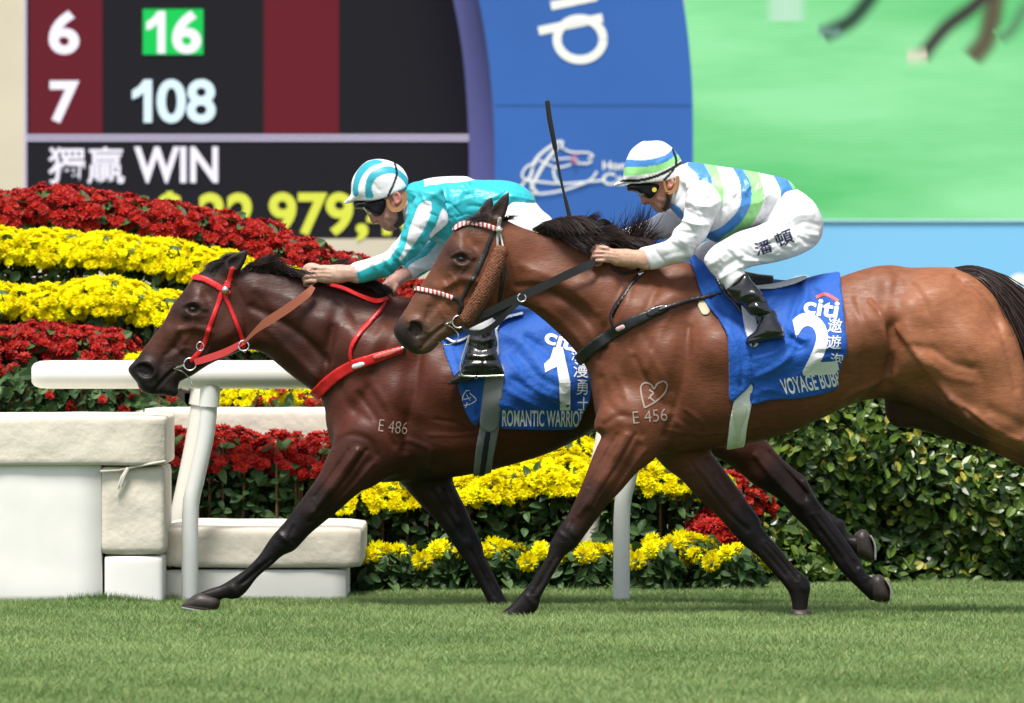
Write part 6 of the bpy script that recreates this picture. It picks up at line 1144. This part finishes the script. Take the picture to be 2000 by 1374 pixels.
wear(B, 'breeches', ['hip', 'near_leg', 'far_leg'], (850, 345, 1100, 700), m_breech, paint(Wb, []), cut=[(850,345),(1100,345),(1100,560),(975,600),(968,640),(905,645),(850,640)])
wear(B, 'boot', ['boot'], (862, 620, 998, 765), m_boot, yhi=0, h=.0045, strokes=[([(920,662),(945,668),(968,660)], .006, 5), ([(916,676),(940,684),(970,678)], -.006, 4), ([(912,692),(940,698),(972,690)], .006, 5), ([(910,704),(940,704),(974,704)], -.006, 3), ([(905,716),(940,712),(978,718)], .005, 5), ([(898,731),(940,731),(984,730)], -.004, 2.5), ([(945,704),(944,732)], -.003, 2), ([(938,640),(946,668)], .005, 5)])
wear(B, 'boot', ['far_boot'], (862, 620, 998, 765), m_boot, ylo=0)
wear(B, 'helmet', ['helmet'], cut=[(685,380),(686,360),(690,346),(698,333),(709,321),(720,314),(742,311),(765,316),(785,328),(796,346),(796,362),(788,370),(770,378),(757,385),(732,392),(699,392.5),(684,397),(673,399),(671,396),(678,389)], box=(662, 300, 808, 408), m=m_helm, col=paint((.82, .81, .82), [((.035,.36,.46), [(690,382),(699,383),(700,364),(708,344),(724,327),(748,317),(735,312),(714,318),(697,336),(690,360)]), ((.035,.36,.46), [(714,387),(729,386),(726,368),(731,353),(746,343),(766,339),(784,350),(795,364),(797,352),(782,334),(760,325),(742,328),(724,338),(715,356)]), ((.012,.012,.014), (4.5, [(771,318),(775,340),(768,362),(758,383)]))]), h=.0042, strokes=[([(700,385),(706,350),(728,325)], .002, 3), ([(730,360),(740,372)], -.003, 4), ([(684,394),(720,390)], .003, 4)])
wear(B, 'goggles', ['goggles'], (684, 382, 764, 430), m_lens, h=.004)
MB().tube([at(a, b, 37.11-.072) for a, b in spline([(692,402),(720,394),(738,391)], 4)], .0022, 6).build('goggle_rim', m_dark, B.root, smooth=True)
MB().tube([at(a, b, 37.11-.070) for a, b in spline([(710,405),(718,414),(726,418)], 4)], .0028, 6).build('goggle_rim', m_metal, B.root, smooth=True)
free('chin_strap', [(757,390,-.086),(760,402,-.082),(768,410,-.080),(780,408,-.082),(789,396,-.084),(792,376,-.088)], [5,7,9,10,9,6], m_tanstrap, B.root, 37.11, .006)
free('chin_strap', [(776,410,-.079),(782,420,-.072),(781,434,-.060),(772,444,-.045)], [8,10,10,9], m_strapb, B.root, 37.11, .01)
# stirrups
def stirrup(Y, P, foot, label):
    r = root_of('stirrup', foot[0], foot[1], Y, label, 'stirrup')
    MB().tube([at(a, b, Y) for a, b in spline(P, 4)], .0045, 8).build('iron', m_metal, r, smooth=True)
    a = at(*foot[:2], Y-.05); MB().tube([at(foot[0], foot[1], Y-.055), at(foot[0]+2, foot[1], Y+.055)], .009, 8).build('tread', m_strapb, r, smooth=True)
stirrup(36-.245, [(1466,640),(1456,655),(1452,672),(1470,676),(1500,668)], (1472, 675), 'metal stirrup under the boot of the white clad jockey')
stirrup(37.11-.375, [(917,655),(906,690),(900,712),(901,730),(906,735),(960,735),(984,734)], (930, 738), 'metal stirrup round the boot of the turquoise clad jockey')
# whip
wp = root_of('riding_whip', 1110, 440, 36.06, 'thin black riding whip held upright behind the dark mane', 'whip')
MB().tube([at(x, y, 36.07) for x, y in ((1068,196),(1069,198),(1073,230),(1084,288),(1085,294))], [.006, .011, .012, .011, .008], 12).build('padded_end', m_strapb, wp, smooth=True)
MB().tube([at(x, y, 36.07) for x, y in ((1084.5,292),(1094,345),(1103,385))], [.0065, .0062, .006], 10).build('shaft', m_strapb, wp, smooth=True)
MB().tube([at(x, y, 36.07) for x, y in ((1103,384),(1112,422),(1122,462),(1127,490))], [.008, .010, .011, .011], 10).build('handle', m_strapb, wp, smooth=True)
